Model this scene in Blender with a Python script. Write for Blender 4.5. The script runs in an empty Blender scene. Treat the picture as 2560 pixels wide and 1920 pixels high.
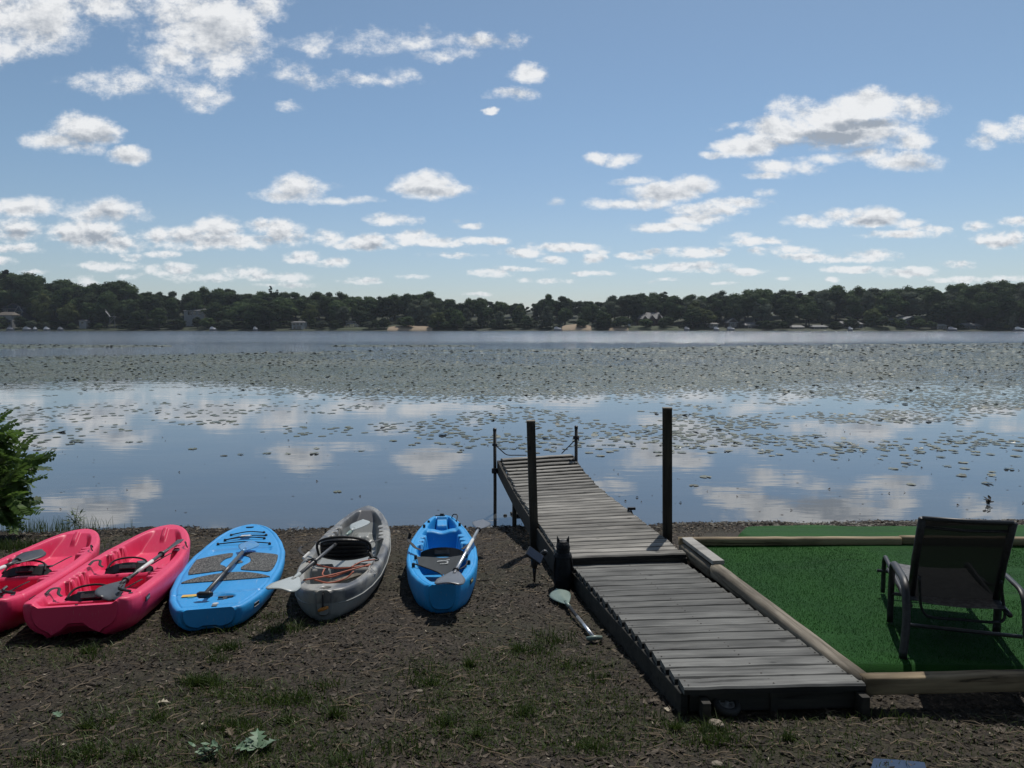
import bpy, math, random
import numpy as np
from mathutils import Vector, Matrix
R = math.radians
random.seed(7); rng = np.random.default_rng(11)
scene = bpy.context.scene
C = scene.collection

# ------------------------------------------------------------------ camera
CAMZ = 2.75; PITCH = R(4.38); F = 1920.0
cam = bpy.data.cameras.new("camera"); cam.sensor_width = 36; cam.lens = 27.0
cam.clip_start = .05; cam.clip_end = 6000
camo = bpy.data.objects.new("camera", cam); C.objects.link(camo)
camo.location = (0, 0, CAMZ); camo.rotation_euler = (R(90) - PITCH, 0, 0)
scene.camera = camo
scene.render.resolution_x = 1024; scene.render.resolution_y = 768
scene.view_settings.view_transform = 'Standard'; scene.view_settings.look = 'None'
scene.view_settings.gamma = 1; scene.view_settings.use_curve_mapping = False
scene.view_settings.exposure = 0.0

cp, sp = math.cos(PITCH), math.sin(PITCH)
def ray(px, py):
    X = (px - 1280) / F; v = (py - 960) / F
    return X, cp - v * sp, -(sp + v * cp)
def Wz(px, py, z):                       # point on the level z seen at that spot of the photograph
    a, b, c = ray(px, py); t = (z - CAMZ) / c
    return Vector((a * t, b * t, z))
def Dy(px, py, Y):                       # point at distance Y
    a, b, c = ray(px, py); t = Y / b
    return Vector((a * t, Y, CAMZ + c * t))

# ------------------------------------------------------------------ sun and sky
SUN_EL, SUN_AZ = R(57), R(20)            # ahead of the viewer, a little to the right
sd = Vector((math.sin(SUN_AZ) * math.cos(SUN_EL), math.cos(SUN_AZ) * math.cos(SUN_EL), math.sin(SUN_EL)))
sl = bpy.data.lights.new("sun", 'SUN'); sl.energy = 3.6; sl.angle = R(0.5); sl.color = (1, .955, .89)
so = bpy.data.objects.new("sun", sl); C.objects.link(so); so.location = (8, 20, 30)
so.rotation_euler = (-sd).to_track_quat('-Z', 'Y').to_euler()

world = bpy.data.worlds.new("World"); scene.world = world; world.use_nodes = True
nt = world.node_tree; nt.nodes.clear()
def wn(t, **k):
    n = nt.nodes.new(t)
    for a, b in k.items(): setattr(n, a, b)
    return n
L_ = nt.links.new
def wmath(op, a, b=None, c=None, clamp=False):
    n = wn('ShaderNodeMath', operation=op); n.use_clamp = clamp
    for i, s in enumerate((a, b, c)):
        if s is None: continue
        if isinstance(s, (int, float)): n.inputs[i].default_value = s
        else: L_(s, n.inputs[i])
    return n.outputs[0]
def wvec(op, a, b=None, c=None):
    n = wn('ShaderNodeVectorMath', operation=op)
    for i, s in enumerate((a, b, c)):
        if s is None: continue
        if isinstance(s, (tuple, list)): n.inputs[i].default_value = s
        else: L_(s, n.inputs[i])
    return n.outputs['Value'] if op in ('LENGTH', 'DOT_PRODUCT') else n.outputs[0]
def wmap(x, a, b, c=0., d=1., smooth=True):
    n = wn('ShaderNodeMapRange'); n.interpolation_type = 'SMOOTHSTEP' if smooth else 'LINEAR'
    L_(x, n.inputs[0])
    for i, s in enumerate((a, b, c, d)): n.inputs[i + 1].default_value = s
    return n.outputs[0]
def wmix(f, a, b):
    n = wn('ShaderNodeMix', data_type='RGBA')
    for i, s in ((0, f), (6, a), (7, b)):
        if isinstance(s, (int, float)): n.inputs[i].default_value = s
        elif isinstance(s, tuple): n.inputs[i].default_value = (*s, 1)
        else: L_(s, n.inputs[i])
    return n.outputs[2]
sky = wn('ShaderNodeTexSky', sky_type='NISHITA'); sky.sun_disc = False
sky.sun_elevation = SUN_EL; sky.sun_rotation = SUN_AZ
sky.air_density = 1.0; sky.dust_density = .25; sky.ozone_density = 2.6; sky.altitude = 200
tc = wn('ShaderNodeTexCoord'); sep = wn('ShaderNodeSeparateXYZ'); L_(tc.outputs['Generated'], sep.inputs[0])
ay = wmath('MAXIMUM', wmath('ABSOLUTE', sep.outputs[1]), .02)
cu = wmath('DIVIDE', sep.outputs[0], ay); cv = wmath('DIVIDE', sep.outputs[2], ay)
cmb = wn('ShaderNodeCombineXYZ'); L_(cu, cmb.inputs[0]); L_(cv, cmb.inputs[1]); P0 = cmb.outputs[0]
def wnoise(vec, scale, detail, rough=.55, lac=2.0, col=False):
    n = wn('ShaderNodeTexNoise'); n.inputs['Scale'].default_value = scale; n.inputs['Detail'].default_value = detail
    n.inputs['Roughness'].default_value = rough; n.inputs['Lacunarity'].default_value = lac; L_(vec, n.inputs['Vector'])
    return n.outputs['Color' if col else 'Fac']
den = wmath('ADD', wmath('MULTIPLY', cv, .85), .085)
PA = wvec('MULTIPLY', P0, (17, 25, 1)); PB = wvec('MULTIPLY', P0, (38, 62, 1)); hi = wmap(cv, .07, .24)
def wfmix(a, b, f): return wmath('ADD', a, wmath('MULTIPLY', wmath('SUBTRACT', b, a), f))
warp = wvec('SUBTRACT', wnoise(wvec('MULTIPLY', P0, (11, 15, 1)), 1.0, 5, .68, col=True), (.5, .5, .5))
wscale = wmath('MULTIPLY', den, .16)
wsv = wn('ShaderNodeCombineXYZ')
L_(wscale, wsv.inputs[0]); L_(wmath('MULTIPLY', wscale, .62), wsv.inputs[1])
P1 = wvec('MULTIPLY_ADD', warp, wsv.outputs[0], P0)
# cloud list in the 2212 px wide view: centre, half sizes, weight
CL = """50 35 135 75 1.1|215 15 88 36 .8|15 110 75 32 .8|440 50 118 82 1.15|510 110 75 55 1|370 120 70 42 .9|270 180 100 22 .5|430 205 50 22 .42|570 20 60 22 .5
740 95 110 19 .35|790 75 50 16 .35|770 172 95 13 .55|860 155 35 18 .5|1050 90 70 15 .7|930 85 70 16 .42|960 118 60 13 .45|1145 155 34 18 .7|1110 205 46 12 .6|620 225 28 9 .5|610 155 34 14 .35|1060 243 12 6 .6
175 280 62 30 1.2|120 302 70 19 .9|170 318 45 16 .8|215 285 38 22 1|280 333 46 17 1|690 178 60 12 .4
640 405 52 24 1.1|620 420 70 14 .9|740 431 72 9 .7|700 400 30 8 .35
925 398 66 30 1.3|945 408 78 17 1.2|870 405 34 14 .8
845 474 55 13 1|50 447 80 22 1|225 458 84 26 .9|40 500 45 26 1|30 540 62 11 .9|10 566 30 12 .7
190 505 80 30 1.2|260 522 60 20 1|400 510 90 22 1|470 492 48 26 1.2|520 520 90 16 1|610 495 46 24 1.2|560 487 34 14 1|640 515 30 18 .8|430 528 100 12 .7
350 549 38 9 .9|280 555 25 9 .8|230 574 66 10 .7|370 582 50 15 .9|430 600 60 8 .7|280 597 30 7 .6
715 515 36 15 .7|795 526 44 18 1.2|790 534 60 9 1|655 557 40 14 1|715 568 44 9 .9|520 588 46 12 .9|600 597 60 10 .9|785 606 34 8 1|785 609 52 4 .8|620 615 50 5 .6|470 600 30 9 .6
890 512 46 15 1.1|930 524 70 11 1|1045 519 52 10 1|1015 488 26 6 .8|970 553 58 6 .6|890 597 32 5 .6|700 574 20 5 .6|180 612 26 14 .5
1200 533 60 11 1.1|1130 545 48 11 1|1250 535 54 10 1|1195 563 30 9 .9|1280 560 26 12 1|1060 590 46 9 1|1110 583 60 6 .8|1205 608 40 6 .9|1135 606 16 6 .9|1030 636 26 5 .8|1280 592 46 5 .8|1290 545 20 6 .6
1880 228 95 34 1.3|1960 236 68 30 1.1|1790 252 90 32 1.3|1700 285 80 30 1.2|1620 314 72 20 1.1|1800 292 120 34 1.1|1725 232 42 22 .6|1900 285 80 34 1|1960 300 46 26 .9|1950 350 74 20 1|1870 338 70 16 .7|1700 362 70 13 .7|1650 378 50 9 .6|1545 332 30 8 .6|1780 345 60 10 .5
1295 340 30 12 .9|1350 345 34 13 .7|1565 269 34 7 .45|2165 290 52 20 .6|2205 268 30 18 .6|2120 308 30 14 .45
1360 438 86 13 .9|1440 415 80 20 1.2|1500 402 52 20 1.1|1370 390 42 8 .6|1530 455 84 15 1|1590 442 66 12 1|1440 490 76 11 1|1500 475 60 14 1|1195 435 20 8 .5|1650 420 16 8 .35
1750 475 58 13 .9|1805 462 40 15 1|1895 464 56 19 1.3|1880 474 72 13 1.2|1965 480 32 10 .6|1950 505 84 9 .9|2010 494 40 9 .8|2110 487 30 10 .8|2200 480 40 10 .8|2160 518 64 18 1
1640 522 66 9 .8|1600 512 30 8 .5|1370 552 36 8 1|1405 545 30 8 .9|1510 545 64 12 1|1650 547 30 9 .8|1715 538 50 9 .8|1750 556 76 9 1|1880 553 60 13 1|1820 560 110 8 1|1480 577 96 10 1.1|1560 586 100 6 .8|1620 589 44 7 .8
1850 583 68 8 .9|1960 590 52 9 .9|1990 580 34 7 .7|1410 608 20 5 .7|2070 571 36 9 .9|2080 602 60 8 .9|1440 603 20 4 .7|1800 605 16 5 .7|2180 600 40 8 .6|1560 612 30 3 .5|990 480 14 4 .4|60 590 30 6 .5|1700 604 26 4 .5"""
field = None
for tok in CL.replace('\n', '|').split('|'):
    x, y, rx, ry, w = map(float, tok.split())
    k = 2560 / 2212
    a, b, c = ray(x * k, y * k); cx, cy = a / b, c / b
    sx, sy = F / (rx * k) * .87, F / (ry * k) * .87
    q = wvec('MULTIPLY_ADD', P1, (sx, sy, 0), (-cx * sx, -cy * sy, 0))
    d = wvec('DOT_PRODUCT', q, q)
    f = wmath('MULTIPLY_ADD', d, -w, w)
    field = f if field is None else wmath('MAXIMUM', field, f)
# cloud cover outside the frame goes on from a free noise field on the cloud deck
zc = wmath('MAXIMUM', sep.outputs[2], .03)
hv = wn('ShaderNodeCombineXYZ'); L_(wmath('DIVIDE', sep.outputs[0], zc), hv.inputs[0]); L_(wmath('DIVIDE', sep.outputs[1], zc), hv.inputs[1])
free = wmath('MULTIPLY', wmath('SUBTRACT', wnoise(hv.outputs[0], 1.1, 6), .56), 7.0)
outside = wmath('MAXIMUM', wmap(cv, .46, .60), wmap(wmath('ABSOLUTE', cu), .76, .95))
free = wmath('SUBTRACT', free, wmath('MULTIPLY', wmath('SUBTRACT', 1.0, outside), 6.0))
field = wmath('MAXIMUM', field, free)
n1 = wfmix(wnoise(PB, 1.0, 6, .62), wnoise(PA, 1.0, 8, .68), hi)
fld = wmath('ADD', field, wmath('MULTIPLY', wmath('SUBTRACT', n1, .5), 3.9))
dens = wmath('POWER', wmap(fld, -.36, .98), 1.4)
# billow shading: noise sampled slightly towards the light, thick parts grey beneath
n1b = wfmix(wnoise(wvec('ADD', PB, (.12, .34, 0)), 1.0, 3, .6), wnoise(wvec('ADD', PA, (.12, .34, 0)), 1.0, 5, .6), hi)
relief = wmath('MULTIPLY', wmath('SUBTRACT', n1, n1b), 2.6)
thick = wmap(fld, .5, 1.9)
DK = """1800 296 90 13 1|1880 272 80 12 1|1720 314 80 12 .9|1840 325 90 12 .8|1900 300 60 14 .6|1780 320 60 9 .5|150 303 50 15 .7|925 414 60 10 .8|630 420 50 10 .5|200 516 70 14 .8|440 520 90 12 .6|600 514 60 12 .6|50 60 90 50 .35|430 80 100 60 .3|500 130 60 30 .35|1450 425 80 10 .5|1530 465 60 8 .5|1890 478 50 8 .7|40 510 40 14 .7|225 470 70 14 .5|795 538 40 6 .6"""
dark = None
for tok in CL.replace('\n', '|').split('|'):
    x, y, rx, ry, w = map(float, tok.split())
    if 17 <= ry < 30 and w >= .9: DK += '|%g %g %g %g .42' % (x + rx * .1, y + ry * .5, rx * .8, ry * .5)
for tok in DK.split('|'):
    x, y, rx, ry, w = map(float, tok.split())
    k = 2560 / 2212
    a, b, c = ray(x * k, y * k); cx, cy = a / b, c / b
    sx, sy = F / (rx * k) * .8, F / (ry * k) * .8
    q = wvec('MULTIPLY_ADD', P1, (sx, sy, 0), (-cx * sx, -cy * sy, 0))
    f = wmath('MULTIPLY_ADD', wvec('DOT_PRODUCT', q, q), -w, w)
    dark = f if dark is None else wmath('MAXIMUM', dark, f)
dark = wmath('MAXIMUM', dark, 0.0)
shade = wmath('ADD', wmath('ADD', wmath('MULTIPLY', thick, .22), wmath('MULTIPLY', dark, 1.05)), wmath('MULTIPLY', relief, -1.25), clamp=True)
ccol = wmix(shade, (9.7, 9.8, 9.9), (3.8, 4.25, 4.9))
tint = wn('ShaderNodeMix', data_type='RGBA', blend_type='MULTIPLY'); tint.inputs[0].default_value = 1
L_(sky.outputs[0], tint.inputs[6]); ramp = wn('ShaderNodeValToRGB'); L_(cv, ramp.inputs[0])
cr = ramp.color_ramp; cr.elements[0].position = 0; cr.elements[0].color = (.74, .78, .92, 1)
cr.elements[1].position = .5; cr.elements[1].color = (1.03, 1.02, .93, 1)
e = cr.elements.new(.12); e.color = (.88, .89, .93, 1); e = cr.elements.new(.25); e.color = (.92, .955, .945, 1)
L_(ramp.outputs[0], tint.inputs[7])
fade = wmap(cv, .0, .12, .72, 1.0)
den2 = wmath('MULTIPLY', wmath('MULTIPLY', dens, fade), .95)
col = wmix(den2, tint.outputs[2], ccol)
bg = wn('ShaderNodeBackground'); bg.inputs[1].default_value = .09; L_(col, bg.inputs[0])
wo = wn('ShaderNodeOutputWorld'); L_(bg.outputs[0], wo.inputs[0])
world.cycles.sampling_method = 'MANUAL'; world.cycles.sample_map_resolution = 512

# ------------------------------------------------------------------ helpers
def tag(o, label=None, cat=None, group=None, kind=None):
    if label: o['label'] = label
    if cat: o['category'] = cat
    if group: o['group'] = group
    if kind: o['kind'] = kind
    return o
def mesh_np(name, V, Fc, mat=None, smooth=False):
    """V (n,3) array, Fc list of faces or (m,k) int array"""
    me = bpy.data.meshes.new(name)
    V = np.asarray(V, dtype=np.float32).reshape(-1, 3)
    if isinstance(Fc, np.ndarray):
        m, k = Fc.shape
        me.vertices.add(len(V)); me.vertices.foreach_set('co', V.ravel())
        me.loops.add(m * k); me.loops.foreach_set('vertex_index', Fc.astype(np.int32).ravel())
        me.polygons.add(m); me.polygons.foreach_set('loop_start', np.arange(0, m * k, k, dtype=np.int32))
        me.polygons.foreach_set('loop_total', np.full(m, k, dtype=np.int32))
        me.update(calc_edges=True)
    else:
        me.from_pydata(V.tolist(), [], Fc)
    if smooth: me.polygons.foreach_set('use_smooth', np.ones(len(me.polygons), dtype=bool))
    if mat: me.materials.append(mat)
    me.update()
    return me
def link(name, me, parent=None, loc=None, mtx=None):
    o = bpy.data.objects.new(name, me); C.objects.link(o)
    if parent: o.parent = parent
    if mtx is not None: o.matrix_basis = mtx
    if loc is not None: o.location = loc
    return o
def empty(name, label, cat, loc=(0, 0, 0), rz=0, group=None, mtx=None):
    o = bpy.data.objects.new(name, None); C.objects.link(o); o.empty_display_size = .1
    if mtx is not None: o.matrix_basis = mtx
    else: o.location = loc; o.rotation_euler = (0, 0, rz)
    return tag(o, label, cat, group)
def copy_tree(o, parent=None):
    kids = list(o.children)
    c = o.copy(); C.objects.link(c)
    if parent: c.parent = parent
    for k in kids: copy_tree(k, c)
    return c

class MB:
    def __init__(s): s.v = []; s.f = []
    def add(s, V, Fc):
        b = len(s.v); s.v += [tuple(p) for p in V]; s.f += [tuple(i + b for i in f) for f in Fc]
    def box(s, c, d, rot=None):
        x, y, z = d[0] / 2, d[1] / 2, d[2] / 2
        P = [Vector((i, j, k)) for i in (-x, x) for j in (-y, y) for k in (-z, z)]
        if rot is not None: P = [rot @ p for p in P]
        c = Vector(c)
        s.add([c + p for p in P], [(0, 1, 3, 2), (4, 6, 7, 5), (0, 4, 5, 1), (2, 3, 7, 6), (0, 2, 6, 4), (1, 5, 7, 3)])
    def bar(s, p0, p1, w, h, ch=.004, up=(0, 0, 1)):
        """chamfered rectangular bar, centre line p0-p1"""
        p0, p1, up = Vector(p0), Vector(p1), Vector(up)
        d = (p1 - p0).normalized(); r = d.cross(up).normalized(); u = r.cross(d)
        a, b = w / 2, h / 2
        prof = [(-a + ch, -b), (a - ch, -b), (a, -b + ch), (a, b - ch), (a - ch, b), (-a + ch, b), (-a, b - ch), (-a, -b + ch)]
        V = [p + r * x + u * y for p in (p0, p1) for x, y in prof]
        n = 8
        s.add(V, [(i, (i + 1) % n, n + (i + 1) % n, n + i) for i in range(n)] + [tuple(range(n))[::-1], tuple(range(n, 2 * n))])
    def tube(s, pts, r, n=8, cap=True, flat=1.0, up=(0, 0, 1)):
        pts = [Vector(p) for p in pts]; m = len(pts)
        rr = r if isinstance(r, (list, tuple)) else [r] * m
        V = []; u = None
        for i, p in enumerate(pts):
            d = (pts[min(i + 1, m - 1)] - pts[max(i - 1, 0)]).normalized()
            if u is None:
                u = Vector(up) - d * d.dot(Vector(up))
                if u.length < .05: u = Vector((1, 0, 0)) - d * d.x
            u = (u - d * d.dot(u)).normalized(); w = d.cross(u)
            for k in range(n):
                a = 2 * math.pi * k / n
                V.append(p + (u * math.sin(a) * flat + w * math.cos(a)) * rr[i])
        Fc = [(i * n + k, i * n + (k + 1) % n, (i + 1) * n + (k + 1) % n, (i + 1) * n + k) for i in range(m - 1) for k in range(n)]
        if cap: Fc += [tuple(range(n))[::-1], tuple(range((m - 1) * n, m * n))]
        s.add(V, Fc)
    def lathe(s, c, prof, n=16, axis=None):
        c = Vector(c); V = []
        q = Vector((0, 0, 1)).rotation_difference(Vector(axis).normalized()).to_matrix() if axis else Matrix.Identity(3)
        for (r, z) in prof:
            for k in range(n):
                a = 2 * math.pi * k / n; V.append(c + q @ Vector((r * math.cos(a), r * math.sin(a), z)))
        m = len(prof)
        Fc = [(i * n + k, i * n + (k + 1) % n, (i + 1) * n + (k + 1) % n, (i + 1) * n + k) for i in range(m - 1) for k in range(n)]
        s.add(V, Fc + [tuple(range(n))[::-1], tuple(range((m - 1) * n, m * n))])
    def prism(s, poly, z0, z1):
        n = len(poly)
        V = [(x, y, z0) for x, y in poly] + [(x, y, z1) for x, y in poly]
        s.add(V, [(i, (i + 1) % n, n + (i + 1) % n, n + i) for i in range(n)] + [tuple(range(n))[::-1], tuple(range(n, 2 * n))])
    def mesh(s, name, mat, smooth=False): return mesh_np(name, s.v, s.f, mat, smooth)
    def build(s, name, mat, parent=None, smooth=False, mtx=None, loc=None):
        return link(name, s.mesh(name, mat, smooth), parent, loc, mtx)
def smoothpath(pts, k=6):
    P = [Vector(p) for p in pts]; P = [P[0] * 2 - P[1]] + P + [P[-1] * 2 - P[-2]]; out = []
    for i in range(1, len(P) - 2):
        for j in range(k):
            t = j / k
            out.append(.5 * ((2 * P[i]) + (P[i + 1] - P[i - 1]) * t + (2 * P[i - 1] - 5 * P[i] + 4 * P[i + 1] - P[i + 2]) * t * t + (3 * P[i] - 3 * P[i + 1] + P[i + 2] - P[i - 1]) * t ** 3))
    out.append(P[-2]); return out
# value noise
_G = rng.random((256, 256)).astype(np.float32)
def vnoise(x, y):
    xi = np.floor(x).astype(int); yi = np.floor(y).astype(int); fx = x - xi; fy = y - yi
    fx = fx * fx * (3 - 2 * fx); fy = fy * fy * (3 - 2 * fy)
    a = _G[xi & 255, yi & 255]; b = _G[(xi + 1) & 255, yi & 255]; c = _G[xi & 255, (yi + 1) & 255]; d = _G[(xi + 1) & 255, (yi + 1) & 255]
    return (a * (1 - fx) + b * fx) * (1 - fy) + (c * (1 - fx) + d * fx) * fy
def fbm(x, y, o=4, g=.5):
    s = 0; a = 1; t = 0
    for i in range(o):
        s = s + a * vnoise(x * 2 ** i + 17.3 * i, y * 2 ** i + 9.1 * i); t += a; a *= g
    return s / t
def SS(a, b, x):
    t = np.clip((x - a) / (b - a), 0, 1); return t * t * (3 - 2 * t)

# ------------------------------------------------------------------ materials
class NT:
    def __init__(s, name):
        s.m = bpy.data.materials.new(name); s.m.use_nodes = True; s.t = s.m.node_tree
        s.p = s.t.nodes['Principled BSDF']; s.out = s.t.nodes['Material Output']
    def n(s, t, **k):
        x = s.t.nodes.new(t)
        for a, b in k.items(): setattr(x, a, b)
        return x
    def l(s, a, b): s.t.links.new(a, b)
    def put(s, sock, v):
        if isinstance(v, (int, float)): sock.default_value = v
        elif isinstance(v, (tuple, list)): sock.default_value = (*v, 1) if len(v) == 3 and sock.type == 'RGBA' else v
        else: s.l(v, sock)
    def coord(s, kind='Object', scale=(1, 1, 1), rand=True):
        tc = s.n('ShaderNodeTexCoord'); mp = s.n('ShaderNodeMapping'); s.put(mp.inputs['Scale'], tuple(scale))
        if kind == 'World':
            g = s.n('ShaderNodeNewGeometry'); s.l(g.outputs['Position'], mp.inputs['Vector'])
        else:
            src = tc.outputs[kind]
            if rand:
                oi = s.n('ShaderNodeObjectInfo'); ml = s.n('ShaderNodeMath', operation='MULTIPLY'); s.l(oi.outputs['Random'], ml.inputs[0]); ml.inputs[1].default_value = 37.0
                ad = s.n('ShaderNodeVectorMath', operation='ADD'); s.l(src, ad.inputs[0]); s.l(ml.outputs[0], ad.inputs[1]); src = ad.outputs[0]
            s.l(src, mp.inputs['Vector'])
        return mp.outputs[0]
    def noise(s, vec, scale, detail=4, rough=.55, dist=0.):
        n = s.n('ShaderNodeTexNoise'); s.l(vec, n.inputs['Vector']); n.inputs['Scale'].default_value = scale
        n.inputs['Detail'].default_value = detail; n.inputs['Roughness'].default_value = rough; n.inputs['Distortion'].default_value = dist
        return n.outputs['Fac']
    def rng(s, x, a, b, c=0., d=1.):
        n = s.n('ShaderNodeMapRange'); s.l(x, n.inputs[0])
        for i, v in enumerate((a, b, c, d)): n.inputs[i + 1].default_value = v
        return n.outputs[0]
    def mix(s, f, a, b, bt='MIX'):
        n = s.n('ShaderNodeMix', data_type='RGBA', blend_type=bt)
        s.put(n.inputs[0], f); s.put(n.inputs[6], a); s.put(n.inputs[7], b); return n.outputs[2]
    def math(s, op, a, b=0., clamp=False):
        n = s.n('ShaderNodeMath', operation=op); n.use_clamp = clamp; s.put(n.inputs[0], a); s.put(n.inputs[1], b); return n.outputs[0]
    def bump(s, h, dist, strength=1.0):
        n = s.n('ShaderNodeBump'); n.inputs['Strength'].default_value = strength; n.inputs['Distance'].default_value = dist
        s.l(h, n.inputs['Height']); s.l(n.outputs[0], s.p.inputs['Normal']); return n
    def rand(s, lo, hi):
        oi = s.n('ShaderNodeObjectInfo'); return s.rng(oi.outputs['Random'], 0, 1, lo, hi)
def simple(name, c, rough=.5, c2=None, scale=8, bump=0, spec=.5, metal=0, kind='Object', stretch=(1, 1, 1), detail=4, rnd=0, sss=0):
    t = NT(name); v = t.coord(kind, stretch); n = t.noise(v, scale, detail)
    c2 = c2 or tuple(x * .8 for x in c)
    col = t.mix(t.rng(n, .35, .65), c, c2)
    if rnd: col = t.mix(1.0, col, t.mix(t.rand(0, 1), (1 - rnd,) * 3, (1 + rnd,) * 3), 'MULTIPLY')
    t.put(t.p.inputs['Base Color'], col); t.p.inputs['Roughness'].default_value = rough
    t.p.inputs['Specular IOR Level'].default_value = spec; t.p.inputs['Metallic'].default_value = metal
    if bump: t.bump(n, bump)
    return t.m
def leafmat(name, c1, c2, rough=.5, trans=.35, rnd=.25, spec=.35):
    t = NT(name); oi = t.n('ShaderNodeObjectInfo'); g = t.n('ShaderNodeNewGeometry')
    v = t.coord('Object'); n = t.noise(v, 1.1, 3)
    mixf = t.math('ADD', t.math('MULTIPLY', g.outputs['Random Per Island'], .55), t.math('MULTIPLY', n, .45))
    col = t.mix(mixf, c1, c2)
    col = t.mix(1.0, col, t.mix(oi.outputs['Random'], (1 - rnd, 1 - rnd, 1 - rnd), (1 + rnd, 1 + rnd * .9, 1 + rnd * .4)), 'MULTIPLY')
    t.put(t.p.inputs['Base Color'], col); t.p.inputs['Roughness'].default_value = rough
    t.p.inputs['Specular IOR Level'].default_value = spec
    tr = t.n('ShaderNodeBsdfTranslucent'); t.l(col, tr.inputs[0]); mx = t.n('ShaderNodeMixShader'); mx.inputs[0].default_value = trans
    t.l(t.p.outputs[0], mx.inputs[1]); t.l(tr.outputs[0], mx.inputs[2]); t.l(mx.outputs[0], t.out.inputs[0])
    return t.m
def woodmat(name, c1, c2, dark, ax=0, rough=.8, bump=.002, rnd=.18, gscale=1.0, spec=.3):
    t = NT(name); st = [26 * gscale] * 3; st[ax] = 1.3 * gscale
    v = t.coord('Object', st); n = t.noise(v, 1.0, 7, .65, .6)
    st2 = [7, 7, 7]; st2[ax] = 2.2; v2 = t.coord('Object', st2); n2 = t.noise(v2, 1.0, 3)
    st3 = [5, 5, 5]; st3[ax] = 3.0; vv = t.n('ShaderNodeTexVoronoi'); t.l(t.coord('Object', st3), vv.inputs['Vector']); vv.inputs['Scale'].default_value = 1.0
    knot = t.rng(vv.outputs['Distance'], .05, .10, 1, 0)
    col = t.mix(t.rng(n, .40, .60), c2, c1); col = t.mix(t.rng(n2, .42, .75), col, dark)
    col = t.mix(t.math('MULTIPLY', knot, .75), col, tuple(x * .35 for x in dark))
    crack = t.rng(n, .34, .39, 1, 0); col = t.mix(t.math('MULTIPLY', crack, .8), col, tuple(x * .3 for x in dark))
    col = t.mix(1.0, col, t.mix(t.rand(0, 1), (1 - rnd,) * 3, (1 + rnd,) * 3), 'MULTIPLY')
    t.put(t.p.inputs['Base Color'], col); t.p.inputs['Roughness'].default_value = rough; t.p.inputs['Specular IOR Level'].default_value = spec
    t.bump(n, bump, 1.0); return t.m
def plastic(name, c, c2=None, rough=.38, dirt=.25):
    t = NT(name); v = t.coord('Object', rand=False); n = t.noise(v, 1.6, 5, .6); n2 = t.noise(v, 60, 3); n3 = t.noise(t.coord('Object', (3, 14, 9), rand=False), 2.2, 6, .7)
    c2 = c2 or tuple(x * .88 for x in c)
    col = t.mix(t.rng(n, .35, .7), c, c2)
    dm = t.math('MULTIPLY', t.rng(n3, .56, .78), dirt); col = t.mix(dm, col, (.16, .13, .10))
    scr = t.noise(t.coord('Object', (2.5, 70, 20), rand=False), 1.0, 5, .7, .4); scr2 = t.noise(v, 3.5, 3)
    col = t.mix(t.math('MULTIPLY', t.math('MULTIPLY', t.rng(scr, .60, .68), t.rng(scr2, .45, .65)), .35), col, (.55, .52, .5))
    t.put(t.p.inputs['Base Color'], col); t.put(t.p.inputs['Roughness'], t.rng(n3, .3, .8, rough, rough + .28))
    t.p.inputs['Specular IOR Level'].default_value = .45
    t.bump(n2, .0006, .6); return t.m

M = {}
M['soil_dark'] = simple('root_soil', (.05, .04, .032), .9)
M['black'] = simple('black_plastic', (.012, .013, .015), .42, bump=.0005, scale=90)
M['strap'] = simple('black_webbing', (.010, .010, .012), .75, scale=200, bump=.0005)
M['greyblade'] = simple('grey_blade_plastic', (.10, .105, .12), .35, (.13, .135, .15), scale=5)
M['darkblade'] = simple('charcoal_blade_plastic', (.028, .03, .034), .38, (.05, .052, .055), scale=6)
M['shaft'] = simple('grey_shaft', (.045, .048, .052), .4, (.075, .075, .08), scale=20)
M['white'] = simple('white_paint', (.72, .72, .70), .35, (.62, .62, .60))
M['alum'] = simple('aluminium', (.62, .64, .66), .3, metal=.85)
M['milk'] = simple('translucent_white_plastic', (.40, .43, .42), .35, (.33, .36, .35), scale=5)
M['sage'] = simple('pale_green_plastic', (.20, .265, .235), .4, (.14, .20, .175), scale=9)
M['red'] = plastic('pink_red_polyethylene', (.74, .040, .125), (.66, .03, .105), .34, .10)
M['blue'] = plastic('blue_polyethylene', (.012, .30, .68), (.010, .26, .60), .38, .12)
M['board_blue'] = plastic('sup_blue_polyethylene', (.02, .29, .66), (.018, .25, .58), .38, .14)
M['grey'] = plastic('grey_polyethylene', (.30, .29, .265), (.24, .235, .22), .42, .3)
M['orange'] = simple('orange_cord', (.42, .10, .05), .6)
M['orange_plastic'] = simple('orange_toggle', (.62, .24, .04), .45)
M['yellow'] = simple('yellow_sticker', (.68, .42, .07), .5, (.60, .37, .07), scale=30)
M['green_sticker'] = simple('green_sticker', (.15, .50, .30), .5)
M['plate'] = simple('dark_badge', (.02, .024, .03), .35)
M['badge'] = simple('pale_badge_print', (.5, .52, .54), .4)
M['print'] = simple('dark_print', (.03, .035, .04), .6)
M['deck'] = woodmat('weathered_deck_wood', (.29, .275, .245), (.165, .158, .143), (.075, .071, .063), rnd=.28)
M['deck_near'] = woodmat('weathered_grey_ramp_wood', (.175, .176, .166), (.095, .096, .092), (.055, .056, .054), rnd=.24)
M['stringer'] = woodmat('dark_stringer_wood', (.045, .042, .035), (.028, .027, .024), (.016, .016, .015))
M['plank_side_shade'] = woodmat('plank_edges_gap_shade', (.035, .033, .03), (.02, .019, .018), (.01, .01, .01))  # shade of the gaps between planks, put into the colour of their sides
M['post'] = woodmat('brown_post_wood', (.062, .052, .038), (.040, .034, .026), (.020, .018, .015), ax=2)
M['timber'] = woodmat('landscape_timber', (.33, .26, .16), (.22, .165, .10), (.10, .075, .045), rnd=.1)
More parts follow.
